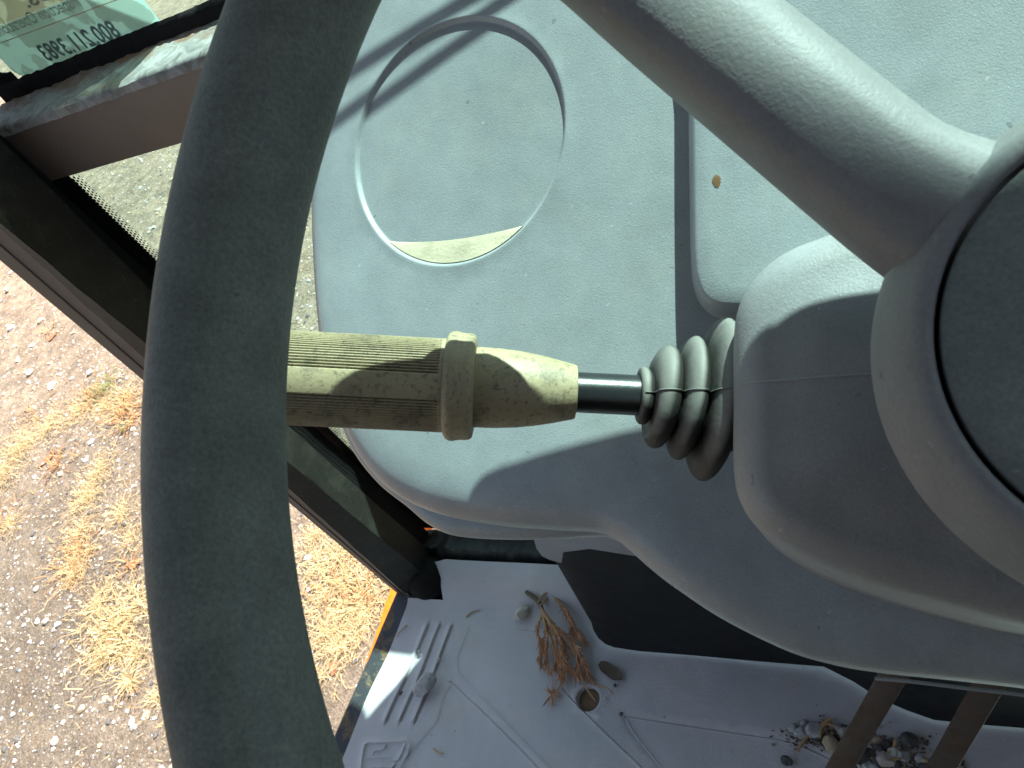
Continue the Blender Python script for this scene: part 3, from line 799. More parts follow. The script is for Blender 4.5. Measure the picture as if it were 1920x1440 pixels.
obj('mat_edge', np.concatenate([ring0, ring0 - (0, 0, .011)]), [(i, (i + 1) % n_, n_ + (i + 1) % n_, n_ + i) for i in range(n_)], MAT, mt, smooth=30)
hc = np.array([hole_c[0], hole_c[1], 0])
V, F = lathe([(-.0125, .006), (-.0120, hole_r * .92), (-.008, hole_r * .93)], hc, (0, 0, 1), 30)
obj('drain_hole', V, F, rusty('drain_rust', (.10, .075, .05), (.2, .11, .05), (.3, .6), 70), mt)

# ------------------------------------------------------------------ things lying on the mat
def litter_stone(px, py, size, mat, label, seed, grp='stones lying on the floor mat', rot=None, z=.001):
    return rock(px, py, size, mat, label, z=z, sub=ICO3, seed=seed, group=grp, sink=0.08, rot=rot)
litter_stone(803, 1287, (.0185, .0135, .012), ST_GREY, 'largest grey stone, heart shaped, resting on the mat ribs', 21, rot=.9, z=.003)
litter_stone(981, 1153, (.009, .0125, .009), ST_PALE, 'speckled pale stone above the brown twig', 22, z=.002)
litter_stone(824, 1239, (.0035, .0045, .003), ST_PALE, 'tiny white pebble beside the right hand rib', 23, z=.003)
litter_stone(1476, 1428, (.0065, .005, .004), ST_DARK, 'dark pebble left of the gravel heap', 24)
litter_stone(1706, 1391, (.009, .008, .007), ST_DARK, 'knobbly black stone right of the gravel heap between the pedal arms', 25)
litter_stone(1136, 1309, (.0025, .0022, .002), ST_PALE, 'tiny white crumb right of the drain hole', 26)
litter_stone(753, 1300, (.0035, .0035, .0025), ST_DARK, 'dark crumb between the mat ribs', 27, z=.004)
litter_stone(787, 1222, (.003, .003, .002), ST_DARK, 'brown black crumb at the upper end of the ribs', 28, z=.004)
litter_stone(959, 1134, (.0028, .0032, .002), ST_DARK, 'black crumb beside the speckled pale stone', 29, z=.002)
litter_stone(1166, 1340, (.0026, .0026, .002), ST_DARK, 'black crumb below the drain hole', 30)
litter_stone(1154, 1286, (.0022, .0022, .002), ST_DARK, 'black crumb above the drain hole, near the folded leaf', 31)
heap = [  # px, py, half sizes mm, material, words
    (1486, 1366, 5, 7, ST_GREY, 'speckled angular stone at the left end of the gravel heap'), (1506, 1376, 8, 12, ST_GREY, 'long speckled grey stone in the gravel heap'),
    (1529, 1373, 11, 12, ST_GREY, 'big round grey stone in the gravel heap'), (1558, 1396, 14, 11, ST_TAN, 'largest tan stone in front of the gravel heap'),
    (1583, 1377, 8, 8, ST_ROSE, 'pink cream stone next to the first pedal arm'), (1573, 1368, 7, 5, ST_PALE, 'flat cream stone behind the pink cream stone'),
    (1507, 1356, 5, 5, ST_GREY, 'small grey stone at the back of the heap'), (1547, 1366, 3, 3, ST_PALE, 'tiny white stone right of the big round grey stone'),
    (1572, 1382, 4, 5, ST_DARK, 'dark stone wedged between cream and tan stones'), (1597, 1368, 5, 9, ST_GREY, 'upright pale grey stone against the first pedal arm'),
    (1579, 1396, 6, 5, ST_TAN, 'brown stone half under the first pedal arm'), (1560, 1363, 3, 5, ST_TAN, 'small tan stone behind the crossed twigs'),
    (1646, 1391, 7, 7, ST_TAN, 'round yellow brown stone right of the first pedal arm'), (1632, 1388, 7, 6, ST_GREY, 'glassy grey stone right of the first pedal arm'),
    (1631, 1405, 6, 5, ST_PALE, 'bright white stone low between the pedal arms'), (1622, 1408, 6, 7, ST_DARK, 'black stone left of the bright white stone'),
    (1638, 1418, 10, 8, ST_DARK, 'wide dark stone in the middle of the right heap'), (1653, 1416, 7, 7, ST_PALE, 'round chalky stone in the middle of the right heap'),
    (1675, 1412, 8, 9, ST_PALE, 'cream stone at the right of the heap'), (1693, 1417, 9, 8, ST_GREY, 'triangular speckled stone at the heap edge'),
    (1661, 1428, 10, 12, ST_ROSE, 'large pinkish stone at the bottom of the heap'), (1627, 1436, 8, 7, ST_GREY, 'grey stone at the bottom edge near the first arm'),
    (1638, 1440, 7, 7, ST_GREY, 'second bottom edge stone, rounder and paler'), (1683, 1402, 6, 4, ST_ROSE, 'small flat pink stone above the cream stone'),
    (1647, 1434, 7, 6, ST_DARK, 'dark stone left of the large pinkish stone'), (1612, 1420, 12, 14, ST_DARK, 'big black stone beside the first pedal arm'),
    (1725, 1424, 6, 6, ST_GREY, 'grey stone near the second pedal arm'), (1735, 1428, 6, 7, ST_TAN, 'amber stone near the second pedal arm'),
    (1733, 1440, 7, 6, ST_DARK, 'dark stone below the amber stone'), (1660, 1396, 7, 6, ST_DARK, 'dark stone behind the round chalky stone'),
    (1645, 1404, 8, 7, ST_DARK, 'dark stone below the yellow brown stone'), (1681, 1434, 6, 6, ST_DARK, 'dark stone right of the large pinkish stone'),
    (1796, 1430, 4, 6, ST_PALE, 'white chip right of the second pedal arm'), (1613, 1436, 4, 4, ST_PALE, 'white crumb below the big black stone')]
for k, (px, py, a, b_, m_, lab) in enumerate(heap):
    litter_stone(px, py, (a * .00078, b_ * .00078, min(a, b_) * .0006), m_, lab, 60 + k, 'stones in the gravel heap between the pedals', rot=rng.normal() * .3 + 2.0)
# small crumbs and soil under the heap
mbh = MB(); gmi = []
for k in range(1100):
    t = rng.random()
    px, py = (rng.normal(1540, 34), rng.normal(1378, 14)) if t < .4 else (rng.normal(1672, 42), rng.normal(1424, 19)) if t < .95 else (rng.normal(1790, 16), rng.normal(1434, 6))
    if abs(px - 1608 + (py - 1400) * .5) < 4: continue
    q = atz(px, py, 0); s = .0012 * math.exp(rng.normal() * .4); V, F = stone_mesh(900 + k % 20, (s, s * .8, s * .6), ICO1, .2)
    mbh.add(V + (q[0], q[1], .0012), F); gmi += [int(rng.choice(4, p=(.5, .22, .16, .12)))] * len(F)
gr_ = mbh.obj('grit', CLAY, smooth=0)
for m_ in (ST_TAN, ST_DARK, ST_PALE): gr_.data.materials.append(m_)
gr_.data.polygons.foreach_set('material_index', gmi)
tag(gr_, 'brown grit scattered under the gravel heap on the mat', 'grit', kind='stuff')
def stick(px0, px1, r, mat, label, bend=.004, z=.004, grp='loose sticks and needles on the mat', z1=None):
    a, b_ = atz(*px0, 0), atz(*px1, 0); a = a + (0, 0, z); b_ = b_ + (0, 0, z if z1 is None else z1)
    m_ = (a + b_) / 2 + np.array([rng.normal() * bend, rng.normal() * bend, .001])
    P_ = [(1 - t) ** 2 * a + 2 * t * (1 - t) * m_ + t * t * b_ for t in np.linspace(0, 1, 7)]
    o = obj('stick', *tube(P_, np.linspace(r, r * .7, 7), 6), mat, origin=a); return tag(o, label, 'stick', grp)
stick((1561, 1350), (1497, 1413), .0021, TWIG, 'brown stick crossing the left gravel heap', z=.007)
stick((1566, 1365), (1540, 1388), .0016, TWIG, 'pale short stick over the largest tan stone', z=.011)
stick((1680, 1390), (1664, 1416), .0017, TWIG, 'brown stick standing in the right gravel heap', z=.007)
stick((1670, 1428), (1694, 1422), .0012, TWIG, 'thin twig at the bottom of the right heap', z=.008)
stick((1622, 1424), (1652, 1427), .0011, TWIG, 'thin pale straw across the right heap', z=.008)
stick((876, 1158), (900, 1146), .0010, TWIG, 'single dry needle above the ribs', z=.002)
stick((765, 1173), (745, 1195), .0011, TWIG, 'brown needle at the left edge of the mat', z=.002)
stick((1258, 1290), (1151, 1304), .0007, TWIG, 'fine straw right of the drain hole', z=.002) if False else None
stick((814, 1404), (834, 1412), .0010, TWIG, 'curled straw right of the embossed emblem', z=.002, bend=.006)
stick((1094, 1283), (1118, 1316), .0008, TWIG, 'pale straw lying across the drain hole', z=.003)
stick((1120, 1286), (1150, 1303), .0011, TWIG, 'forked straw right of the drain hole', z=.003)
leaf(1146, 1259, .034, .0085, -.45, 'small brown folded leaf right of the twig', z=.002, name='dead_leaf', lift=.002, group=None)
# the dead conifer sprig
sg = thing('conifer_sprig', atz(1050, 1200, 0), 'dead brown conifer sprig lying on the floor mat', 'twig')
def fp(px, py, z): return atz(px, py, 0) + np.array([0, 0, z])
sp_pts = [fp(996, 1119, .017), fp(1008, 1128, .016), fp(1018, 1137, .015), fp(1024, 1150, .014)]
obj('stem', *tube(smooth_loop(sp_pts, .003, closed=False), .0029, 8), STEM, sg)
branches = [[(1024, 1148), (1030, 1175), (1034, 1205), (1028, 1232), (1032, 1255)], [(1024, 1148), (1033, 1180), (1045, 1215), (1052, 1240), (1057, 1272)],
            [(1024, 1148), (1040, 1180), (1056, 1200), (1066, 1225), (1066, 1260)], [(1025, 1150), (1047, 1178), (1068, 1200), (1082, 1225), (1092, 1262)],
            [(1020, 1140), (1034, 1121), (1050, 1130), (1070, 1155), (1084, 1182), (1098, 1205)], [(1024, 1149), (1030, 1190), (1022, 1215), (1018, 1240)],
            [(1026, 1152), (1052, 1190), (1078, 1208), (1094, 1235), (1108, 1270)], [(1024, 1150), (1044, 1190), (1050, 1220), (1046, 1245)],
            [(1022, 1146), (1040, 1124), (1056, 1140), (1075, 1170), (1078, 1200)], [(1026, 1156), (1014, 1170)], [(1026, 1158), (1016, 1190), (1022, 1216)],
            [(1028, 1160), (1058, 1205), (1062, 1240), (1082, 1268)]]
nd = MB()
for bi, br_ in enumerate(branches):
    n = len(br_); pts = [fp(x, y, .014 - .009 * i / (n - 1) + rng.uniform(0, .006)) for i, (x, y) in enumerate(br_)]
    P_ = smooth_loop(pts, .0025, closed=False)
    obj('branchlet', *tube(P_, np.linspace(.0015, .0007, len(P_)), 5), TWIG if bi % 3 else NEEDLE, sg)
    for i in range(int(len(P_) * .25), len(P_)):
        t = i / len(P_); d = nrm(P_[min(i + 1, len(P_) - 1)] - P_[i - 1])
        for k in range(2 + int(9 * max(0, t - .3))):
            dv = nrm(d * 1.5 + rng.normal(size=3) * (.42, .42, .25)); L = rng.uniform(.005, .015) * (.5 + .6 * t)
            e = P_[i] + dv * L; e[2] = max(e[2], .002)
            nd.add(*tube([P_[i], (P_[i] + e) / 2 + rng.normal(size=3) * .0006, e], [.0007, .0008, .0003], 4, False))
tag(nd.obj('needles', NEEDLE, sg, smooth=0), kind='stuff')
sg2 = MB(); c0 = fp(1036, 1304, .003)
for k in range(34):
    a = rng.choice([.4, 1.2, 2.6, 4.2, 5.2]) + rng.normal() * .25; e = c0 + np.array([math.cos(a), math.sin(a), 0]) * rng.uniform(.006, .020) + (0, 0, rng.uniform(0, .003))
    s_ = c0 + (e - c0) * rng.uniform(0, .5); sg2.add(*tube([s_, (s_ + e) / 2 + (0, 0, .001), e], [.0007, .0007, .0003], 4, False))
o = obj('needle_tuft', sg2.v, sg2.f, NEEDLE, smooth=0, origin=c0); tag(o, 'small broken tuft of brown needles below the sprig', 'needles')

# ------------------------------------------------------------------ kick panel under the dash
kp = thing('kick_panel', (-.2, .32, .1), 'black kick panel with grey upper section under the dash', 'panel')
yk = .30
def kpt(px, py, z=None, y=yk): return aty(px, py, y) if z is None else atz(px, py, z)
edge = [(1062, 1058), (1072, 1085), (1086, 1115), (1100, 1145), (1108, 1165), (1113, 1182), (1122, 1197), (1136, 1208), (1152, 1214), (1200, 1221), (1300, 1229), (1420, 1240), (1545, 1250), (1600, 1278), (1650, 1310), (1700, 1332), (1752, 1350), (1830, 1358), (1930, 1366), (2100, 1380)]
foot = []
for i, (x, y) in enumerate(edge):
    z = .030 * max(0, 1 - i / 5.) + .004
    foot.append(atz(x, y, z))
foot = np.array(foot)
V = []; F = []
for p in foot:                                     # wall rising from the mat, leaning forward, with a small lip at the foot
    kh = min(1, .04 + (len(V) // 4) / 6.)
    for h, b_ in ((0, 0), (.006 * kh, .0015), (.02 * kh, .004), (.28 * kh, .03 * kh)): V.append(p + np.array([b_ * .6, b_, h]))
for i in range(len(foot) - 1):
    for j in range(3): F.append((i * 4 + j, (i + 1) * 4 + j, (i + 1) * 4 + j + 1, i * 4 + j + 1))
obj('black_panel', V, F, KICK, kp, smooth=50)
gp = [(1000, 1010), (1006, 1030), (1016, 1043), (1030, 1050), (1052, 1056), (1120, 1064), (1230, 1076), (1300, 1085), (1300, 960), (1000, 960)]
P_ = [aty(x, y, .292) for x, y in gp]
obj('grey_panel', *prism(P_, (0, .02, 0), .0008), SIDEP, kp, smooth=30)
rp = [(1055, 1058.5), (1300, 1087), (1300, 1099), (1060, 1071)]
obj('rubber_lip', *prism([aty(x, y, .293) for x, y in rp], (0, .012, 0), .001), DUSTY, kp)
mk = MB()
for (x, y) in ((1183, 1050), (1187, 1051), (1191, 1053)):
    mk.add(*prism([aty(x, y, .2915), aty(x + 2, y, .2915), aty(x + 3, y + 8, .2915), aty(x + 1, y + 8, .2915)], (0, .0012, 0)))
mk.obj('moulded_mark', BLACK, kp, smooth=0)

# ------------------------------------------------------------------ pedal arms
def pedal(top, bot, zt_, zb2, w, label):
    a, b_ = atd(*top, zt_), atd(*bot, zb2)
    d = nrm(b_ - a); s = nrm(np.cross(d, nrm((a + b_) / 2 - CAM))); f_ = nrm(np.cross(d, s))
    th = thing('pedal', b_, label, 'pedal', 'rusty pedals under the steering column')
    a2 = a - d * .08
    obj('pedal_arm', *prism([a2 - s * w, a2 + s * w, b_ + s * w, b_ - s * w], f_ * .006, .0008), PEDAL, th)
    obj('foot_pad', *box(b_ + (-.04, -.05, -.012), b_ + (.04, .01, 0), .003), KICK, th)
    return th
pedal((1664, 1285), (1480, 1600), .54, .66, .0083, 'first rusty pedal arm, the one nearer the twig')
pedal((1842, 1305), (1660, 1620), .54, .66, .0086, 'second rusty pedal arm, nearest the right edge')

# ================================================================== DASHBOARD
ND = nrm((0, -.56, .83)); UD = np.array([1., 0, 0]); VD = np.cross(ND, UD)
CD = CAM + ray(848, 266) * .377
def d2(px, py, w=0.):
    p = on(px, py, CD + ND * w, ND) - CD; return np.array([p @ UD, p @ VD])
def d3(Q, w):
    Q = np.atleast_2d(Q); return CD + Q[:, :1] * UD + Q[:, 1:2] * VD + np.reshape(w, (-1, 1)) * ND
dash = thing('dashboard', CD + np.array([.12, -.05, -.1]), 'sunlit grey moulded dashboard with a shallow round tray beside the wheel', 'dashboard')
RE = .013
out_px = [(640, -120), (600, 60), (578, 250), (578, 430), (590, 600), (606, 690), (632, 780), (660, 845), (705, 905), (760, 946), (830, 972), (930, 990), (1030, 998), (1110, 1003), (1145, 1014),
          (1180, 1042), (1215, 1073), (1260, 1108), (1350, 1168), (1470, 1228), (1560, 1256), (1650, 1272), (1780, 1286), (1920, 1302), (2150, 1330), (2350, 1300), (2420, 1000), (2420, 300), (2350, -150), (1800, -300), (1000, -300)]
OUT = smooth_loop([d2(x, y, -RE * .6) for x, y in out_px], .0035)
if area(OUT) < 0: OUT = OUT[::-1]
blk_px = [(1284, -180), (1284, 60), (1286, 300), (1289, 480), (1297, 540), (1318, 574), (1352, 588), (1420, 590), (1700, 590), (2200, 590), (2300, 500), (2300, -100), (2200, -220), (1600, -240)]
BLK = smooth_loop([d2(x, y, .0105) for x, y in blk_px], .003)
if area(BLK) < 0: BLK = BLK[::-1]
RCUP = .0572; DEPTH = .0018; HB = .0118
def circ2(r, n=150): t = np.linspace(0, 2 * np.pi, n, endpoint=False); return np.stack([r * np.cos(t), r * np.sin(t)], 1)
loops = [offset_in(OUT, RE * (1 - math.cos(p))) for p in np.linspace(.25, math.pi / 2, 6)] + [offset_in(OUT, RE + .004)]
BT = (-.0015, .0045)
loops += [offset_in(BLK, BT[0] + (BT[1] - BT[0]) * t) for t in (0, .08, .2, .35, .5, .65, .8, 1)]
loops += [circ2(RCUP + d) for d in (.0022, .001, .0003, -.0003, -.0010, -.0016, -.0024)]
V2, F2 = cdt(OUT, loops, [], .006, .0014)
def dash_w(Q):
    d = np.maximum(sdist(OUT, Q), 0)
    t = np.clip(d / RE, 0, 1); w = -RE * (1 - np.sqrt(np.clip(1 - (1 - t) ** 2, 0, 1)))
    w += -.0025 * (1 - sstep(d / .025)) * (Q[:, 0] > -10)                     # the sheet rolls off gently before the edge
    b_ = sdist(BLK, Q); t = np.clip((b_ - BT[0]) / (BT[1] - BT[0]), 0, 1)
    w += HB * np.sin(t * math.pi / 2) ** .9
    r = np.linalg.norm(Q, axis=1)
    w += -DEPTH * sstep((RCUP + .0003 - r) / .0016) + .0002 * np.exp(-((r - RCUP - .0010) / .0008) ** 2)
    w += .0006 * np.sin(Q[:, 0] * 25) * np.cos(Q[:, 1] * 31)
    return w
wv = dash_w(V2)
panel = obj('dash_panel', d3(V2, wv), F2, DASH, dash, smooth=50)
wo = dash_w(OUT); n_ = len(OUT)
rings = [d3(OUT, wo)] + [d3(offset_in(OUT, b_), wo - h) for h, b_ in ((.012, .0005), (.045, .004), (.09, .012))]
obj('edge_skirt', np.concatenate(rings), [(k * n_ + i, (k + 1) * n_ + i, (k + 1) * n_ + (i + 1) % n_, k * n_ + (i + 1) % n_) for k in range(3) for i in range(n_)], DASH, dash, smooth=50)
# sediment left where water stood in the lower edge of the round tray
DUST = plain('dried_sediment', (.56, .50, .36), .9, bscale=700, bdist=.0003)
a0 = d2(700, 454, -DEPTH); a1 = d2(962, 424, -DEPTH)
ang = np.linspace(0, 2 * math.pi, 400)
cr = circ2(RCUP - .0012, 400)
pts_low = [p for p in cr if p[1] < a0[1] + (a1[1] - a0[1]) * (p[0] - a0[0]) / (a1[0] - a0[0])]
pts_low = np.array(sorted(pts_low, key=lambda p: p[0]))
top = np.array([[x, pts_low[0][1] + (pts_low[-1][1] - pts_low[0][1]) * t - .0026 * math.sin(t * 3.14)] for t, x in zip(np.linspace(0, 1, len(pts_low)), pts_low[:, 0])])
nn = len(pts_low); V = []; F = []; K = 6
for i in range(nn):
    for j in range(K + 1):
        s = j / K; q = pts_low[i] * (1 - s) + top[i] * s; V.append((q[0], q[1], .0006 * (1 - s) ** .6 + .00012))
for i in range(nn - 1):
    for j in range(K): F.append((i * (K + 1) + j, (i + 1) * (K + 1) + j, (i + 1) * (K + 1) + j + 1, i * (K + 1) + j + 1))
V = np.array(V); base_w = dash_w(V[:, :2])
obj('dried_sediment', d3(V[:, :2], base_w + V[:, 2]), F, DUST, dash, smooth=60)
# rust coloured drip spot
sp0 = d2(1344, 340, HB); t = np.linspace(0, 2 * np.pi, 18, endpoint=False)
sq = np.stack([sp0[0] + (.0013 + .0005 * rng.random(18)) * np.cos(t), sp0[1] + (.0021 + .0005 * rng.random(18)) * np.sin(t)], 1)
SPOT = plain('brown_spot', (.19, .10, .04), .8)
obj('brown_spot', np.concatenate([d3(sp0, dash_w(sp0[None]) + .00035), d3(sq, dash_w(sq) + .00012)]), [(0, 1 + i, 1 + (i + 1) % 18) for i in range(18)], SPOT, dash)
# second shell under the rolled edge
ls_px = [(720, 560), (650, 575), (608, 612), (600, 665), (622, 775), (652, 850), (700, 912), (752, 954), (790, 986), (830, 1006), (880, 1014), (950, 1017), (1040, 1016), (1125, 1012), (1180, 1020), (1230, 900), (1000, 760), (800, 660)]
LSW = -.030
LS = smooth_loop([d2(x, y, LSW) for x, y in ls_px], .004)
if area(LS) < 0: LS = LS[::-1]
rr_ = .008; rings = [d3(offset_in(LS, rr_ * (1 - math.cos(p))), np.full(len(LS), LSW - rr_ * (1 - math.sin(p)))) for p in np.linspace(0, math.pi / 2, 6)]
rings = [d3(offset_in(LS, .002), np.full(len(LS), LSW - .05))] + rings
n_ = len(LS)
obj('lower_shell', np.concatenate(rings), [(k * n_ + i, k * n_ + (i + 1) % n_, (k + 1) * n_ + (i + 1) % n_, (k + 1) * n_ + i) for k in range(6) for i in range(n_)] + [tuple(6 * n_ + i for i in range(n_))], DASH, dash, smooth=50)
# pale trim lip along the lower right edge
lipp = smooth_loop([d2(x, y, -.018) for x, y in ((1640, 1272), (1700, 1277), (1800, 1289), (1920, 1303), (2100, 1325))], .004, closed=False)
obj('edge_lip', *tube(d3(lipp, np.full(len(lipp), -.018)), .0007, 8), DASH, dash)

# ------------------------------------------------------------------ steering column shroud
CW = np.array([.0445, .0847, .8019]); AW = .4847
NW = np.array([0, -math.sin(AW), math.cos(AW)]); UW = np.array([1., 0, 0]); VW = np.array([0, math.cos(AW), math.sin(AW)])
sh = thing('steering_column', CW - NW * .12, 'grey plastic steering column cover below the wheel hub', 'column cover')
PS = CAM + ray(1450, 750) * .232
def s2(px, py, w=0.): p = on(px, py, PS + NW * w, NW) - PS; return np.array([p @ UW, p @ VW])
def s3(Q, w): Q = np.atleast_2d(Q); return PS + Q[:, :1] * UW + Q[:, 1:2] * VW + np.reshape(w, (-1, 1)) * NW
sh_px = [(1371, 640), (1371, 760), (1371, 880), (1385, 945), (1425, 1000), (1500, 1048), (1620, 1098), (1800, 1150), (2000, 1190), (2300, 1200), (2480, 1000), (2480, 650), (2350, 420), (2000, 340), (1750, 375), (1560, 434), (1470, 470), (1410, 520), (1380, 575)]
SHO = smooth_loop([s2(x, y, -.010) for x, y in sh_px], .003)
if area(SHO) < 0: SHO = SHO[::-1]
rs = .015; n_ = len(SHO); rings = []
for h, b_ in ((-.085, -.012), (-.05, -.006), (-.03, -.002)): rings.append(s3(offset_in(SHO, b_), np.full(n_, h)))
for p in np.linspace(0, math.pi / 2, 10): rings.append(s3(offset_in(SHO, rs * (1 - math.cos(p))), np.full(n_, -rs * (1 - math.sin(p)))))
cen = SHO.mean(0)
for s_, h in ((.12, .002), (.3, .004), (.55, .0055), (.8, .006)): 
    base = offset_in(SHO, rs); rings.append(s3(base + (cen - base) * s_, np.full(n_, h)))
K = len(rings)
obj('column_cover', np.concatenate(rings), [(k * n_ + i, k * n_ + (i + 1) % n_, (k + 1) * n_ + (i + 1) % n_, (k + 1) * n_ + i) for k in range(K - 1) for i in range(n_)] + [tuple((K - 1) * n_ + i for i in range(n_))], SHROUD, sh, smooth=50)
sm = [s2(x, y, .002) for x, y in ((1382, 715), (1450, 712), (1550, 708), (1660, 703), (1750, 700))]
seam = smooth_loop(sm, .003, closed=False)
hs = np.array([.0 if i > 8 else -.004 * (1 - i / 8) ** 2 for i in range(len(seam))])
# ridge of the parting line follows the cover
from mathutils.bvhtree import BVHTree
cov = bpy.data.objects['column_cover']; bv = BVHTree.FromPolygons([tuple(np.array(v.co) + np.array(sh.location)) for v in cov.data.vertices], [tuple(p.vertices) for p in cov.data.polygons])
sp3 = []
for q in seam:
    o3 = s3(q, .05)[0]; h = bv.ray_cast(Vector(o3), Vector(-NW))
    if h[0] is not None: sp3.append(np.array(h[0]) - NW * .0001)
obj('seam_line', *tube(sp3, .0004, 6), SHROUD, sh)

# ------------------------------------------------------------------ shift lever
ZC = .266
PA, PB = atd(360, 699, ZC), atd(1372, 750, ZC)
AX = nrm(PB - PA); MPX = ZC / FPX
lev = thing('shift_lever', PB, 'mould speckled beige column lever with ribbed grip and black rubber boot', 'lever')
def sx_(px): return (px - 360) * MPX * 1.0013
toc = nrm(CAM - (PA + PB) / 2)
# grip, ribbed in two panels with plain bands between
r0 = 88 * MPX
prof = [(sx_(360), .006), (sx_(362), .010), (sx_(368), .0132), (sx_(380), .0146), (sx_(400), r0 * .985)] + [(sx_(p), r0 * (1.0 + .018 * (1 - (p - 400) / 435.))) for p in np.linspace(415, 836, 60)]
NSEG = 380
def ribmod(s, t):
    # angle 0 faces the camera; plain bands at 0, 120 and 240 degrees
    if s < sx_(420) or s > sx_(826): return 0
    c = abs(((math.degrees(t) - 2 + 60) % 120) - 60)
    if c < 15: return 0.0002
    return -.0007 * (1 if (int(t * NSEG / 6.2832 + .5) % 4) in (0, 1) else 0)
V, F = lathe(prof, PA, AX, NSEG, ribmod, True, toc)
go = obj('grip', V, F, GRIP, lev, smooth=35)
GROOVE_DARK = plain('groove_dark', (.055, .05, .035), .9)
go.data.materials.append(GROOVE_DARK)
for pi, f_ in enumerate(F[:-2]):                     # groove bottoms darkened: dirt, plus crease shade put into the colour
    i_, k_ = divmod(pi, NSEG); c_ = abs(((math.degrees(6.28318 * (k_ + .5) / NSEG) - 2 + 60) % 120) - 60)
    if c_ > 15.5 and k_ % 4 == 0 and sx_(420) < prof[i_][0] < sx_(822): go.data.polygons[pi].material_index = 1
def P2(lst): return [(sx_(a), b_ * MPX) for a, b_ in lst]
V, F = lathe(P2([(834, 82), (836, 92), (840, 99), (846, 102.5), (854, 103), (862, 101), (868, 100), (876, 100), (884, 99), (889, 95), (891, 86), (892, 76)]), PA, AX, 96, None, True, toc)
obj('grip_collar', V, F, GRIP, lev, smooth=50)
V, F = lathe(P2([(889, 74), (893, 75.5), (930, 75), (970, 72), (1005, 67), (1035, 61), (1060, 55), (1074, 52), (1079, 50), (1080, 46), (1079, 36)]), PA, AX, 96, None, True, toc)
obj('grip_neck', V, F, GRIP, lev, smooth=50)
V, F = lathe(P2([(1070, 38), (1240, 38)]), PA, AX, 40); obj('rod', V, F, ROD, lev)
# rubber boot: bulging folds growing towards the column
bo = [(1196, 40), (1197, 50), (1201, 54), (1207, 55), (1213, 53), (1217, 47), (1219, 45)]
def fold(c, r, wd, rv, n=12):
    return [(c - wd * math.cos(t), rv + (r - rv) * math.sin(t) ** .75) for t in np.linspace(.1, math.pi - .1, n)]
bo += fold(1245, 98, 25, 42) + fold(1291, 117, 22, 52) + fold(1341, 154, 27, 66)
bo += [(1371, 96), (1376, 96), (1400, 96)]
tilt = .10
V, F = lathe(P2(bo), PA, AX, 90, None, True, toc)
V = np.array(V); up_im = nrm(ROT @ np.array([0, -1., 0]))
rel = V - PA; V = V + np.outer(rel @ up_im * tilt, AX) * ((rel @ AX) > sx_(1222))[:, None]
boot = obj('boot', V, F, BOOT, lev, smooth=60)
# moulding line along the boot
side = nrm(np.cross(toc, AX)); ml = []
th = math.radians(-8)
for (s_, r) in P2(bo[2:-3]):
    dv = math.cos(th) * nrm(toc - toc.dot(AX) * AX) + math.sin(th) * np.cross(AX, nrm(toc - toc.dot(AX) * AX))
    p = PA + AX * s_ + dv * (r + .0001); ml.append(p + AX * tilt * ((p - PA) @ up_im) * (s_ > sx_(1222)))
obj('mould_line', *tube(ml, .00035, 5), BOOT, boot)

# ================================================================== STEERING WHEEL
sw = thing('steering_wheel', CW, 'dark steering wheel with grey spokes and round hub cap close to the camera', 'steering wheel')
def w3(u, v, h): return CW + u * UW + v * VW + h * NW
R_, r_ = .19, .0157
V = []; F = []; n1, n2 = 220, 40
for i in range(n1):
    t = 2 * math.pi * i / n1
    for j in range(n2):
        p = 2 * math.pi * j / n2; q = R_ + r_ * math.cos(p); V.append(w3(q * math.cos(t), q * math.sin(t), r_ * math.sin(p)))
for i in range(n1):
    for j in range(n2): F.append((i * n2 + j, ((i + 1) % n1) * n2 + j, ((i + 1) % n1) * n2 + (j + 1) % n2, i * n2 + (j + 1) % n2))
obj('rim', V, F, RIM, sw)
hub_prof = [(-.100, .030), (-.098, .050), (-.070, .0535), (-.058, .0535), (-.050, .0518), (-.043, .0490), (-.038, .0460), (-.0362, .0440), (-.0360, .0428), (-.0365, .0417), (-.039, .0414), (-.043, .0413)]
V, F = lathe(hub_prof, CW, NW, 120, None, False); obj('hub', V, F, WHEEL, sw, smooth=60)
CAPM = grained('cap_plastic', (.15, .165, .155), 1300, .0001, .6, dirt=(.2, .205, .185), dirt_amt=.5, spec=.25, mott=.2)
V, F = lathe([(-.045, .0404), (-.039, .0407), (-.0372, .0403), (-.0366, .0393), (-.0362, .036), (-.0355, .02), (-.0352, .002)], CW, NW, 120, None, True); obj('hub_cap', V, F, CAPM, sw, smooth=60)
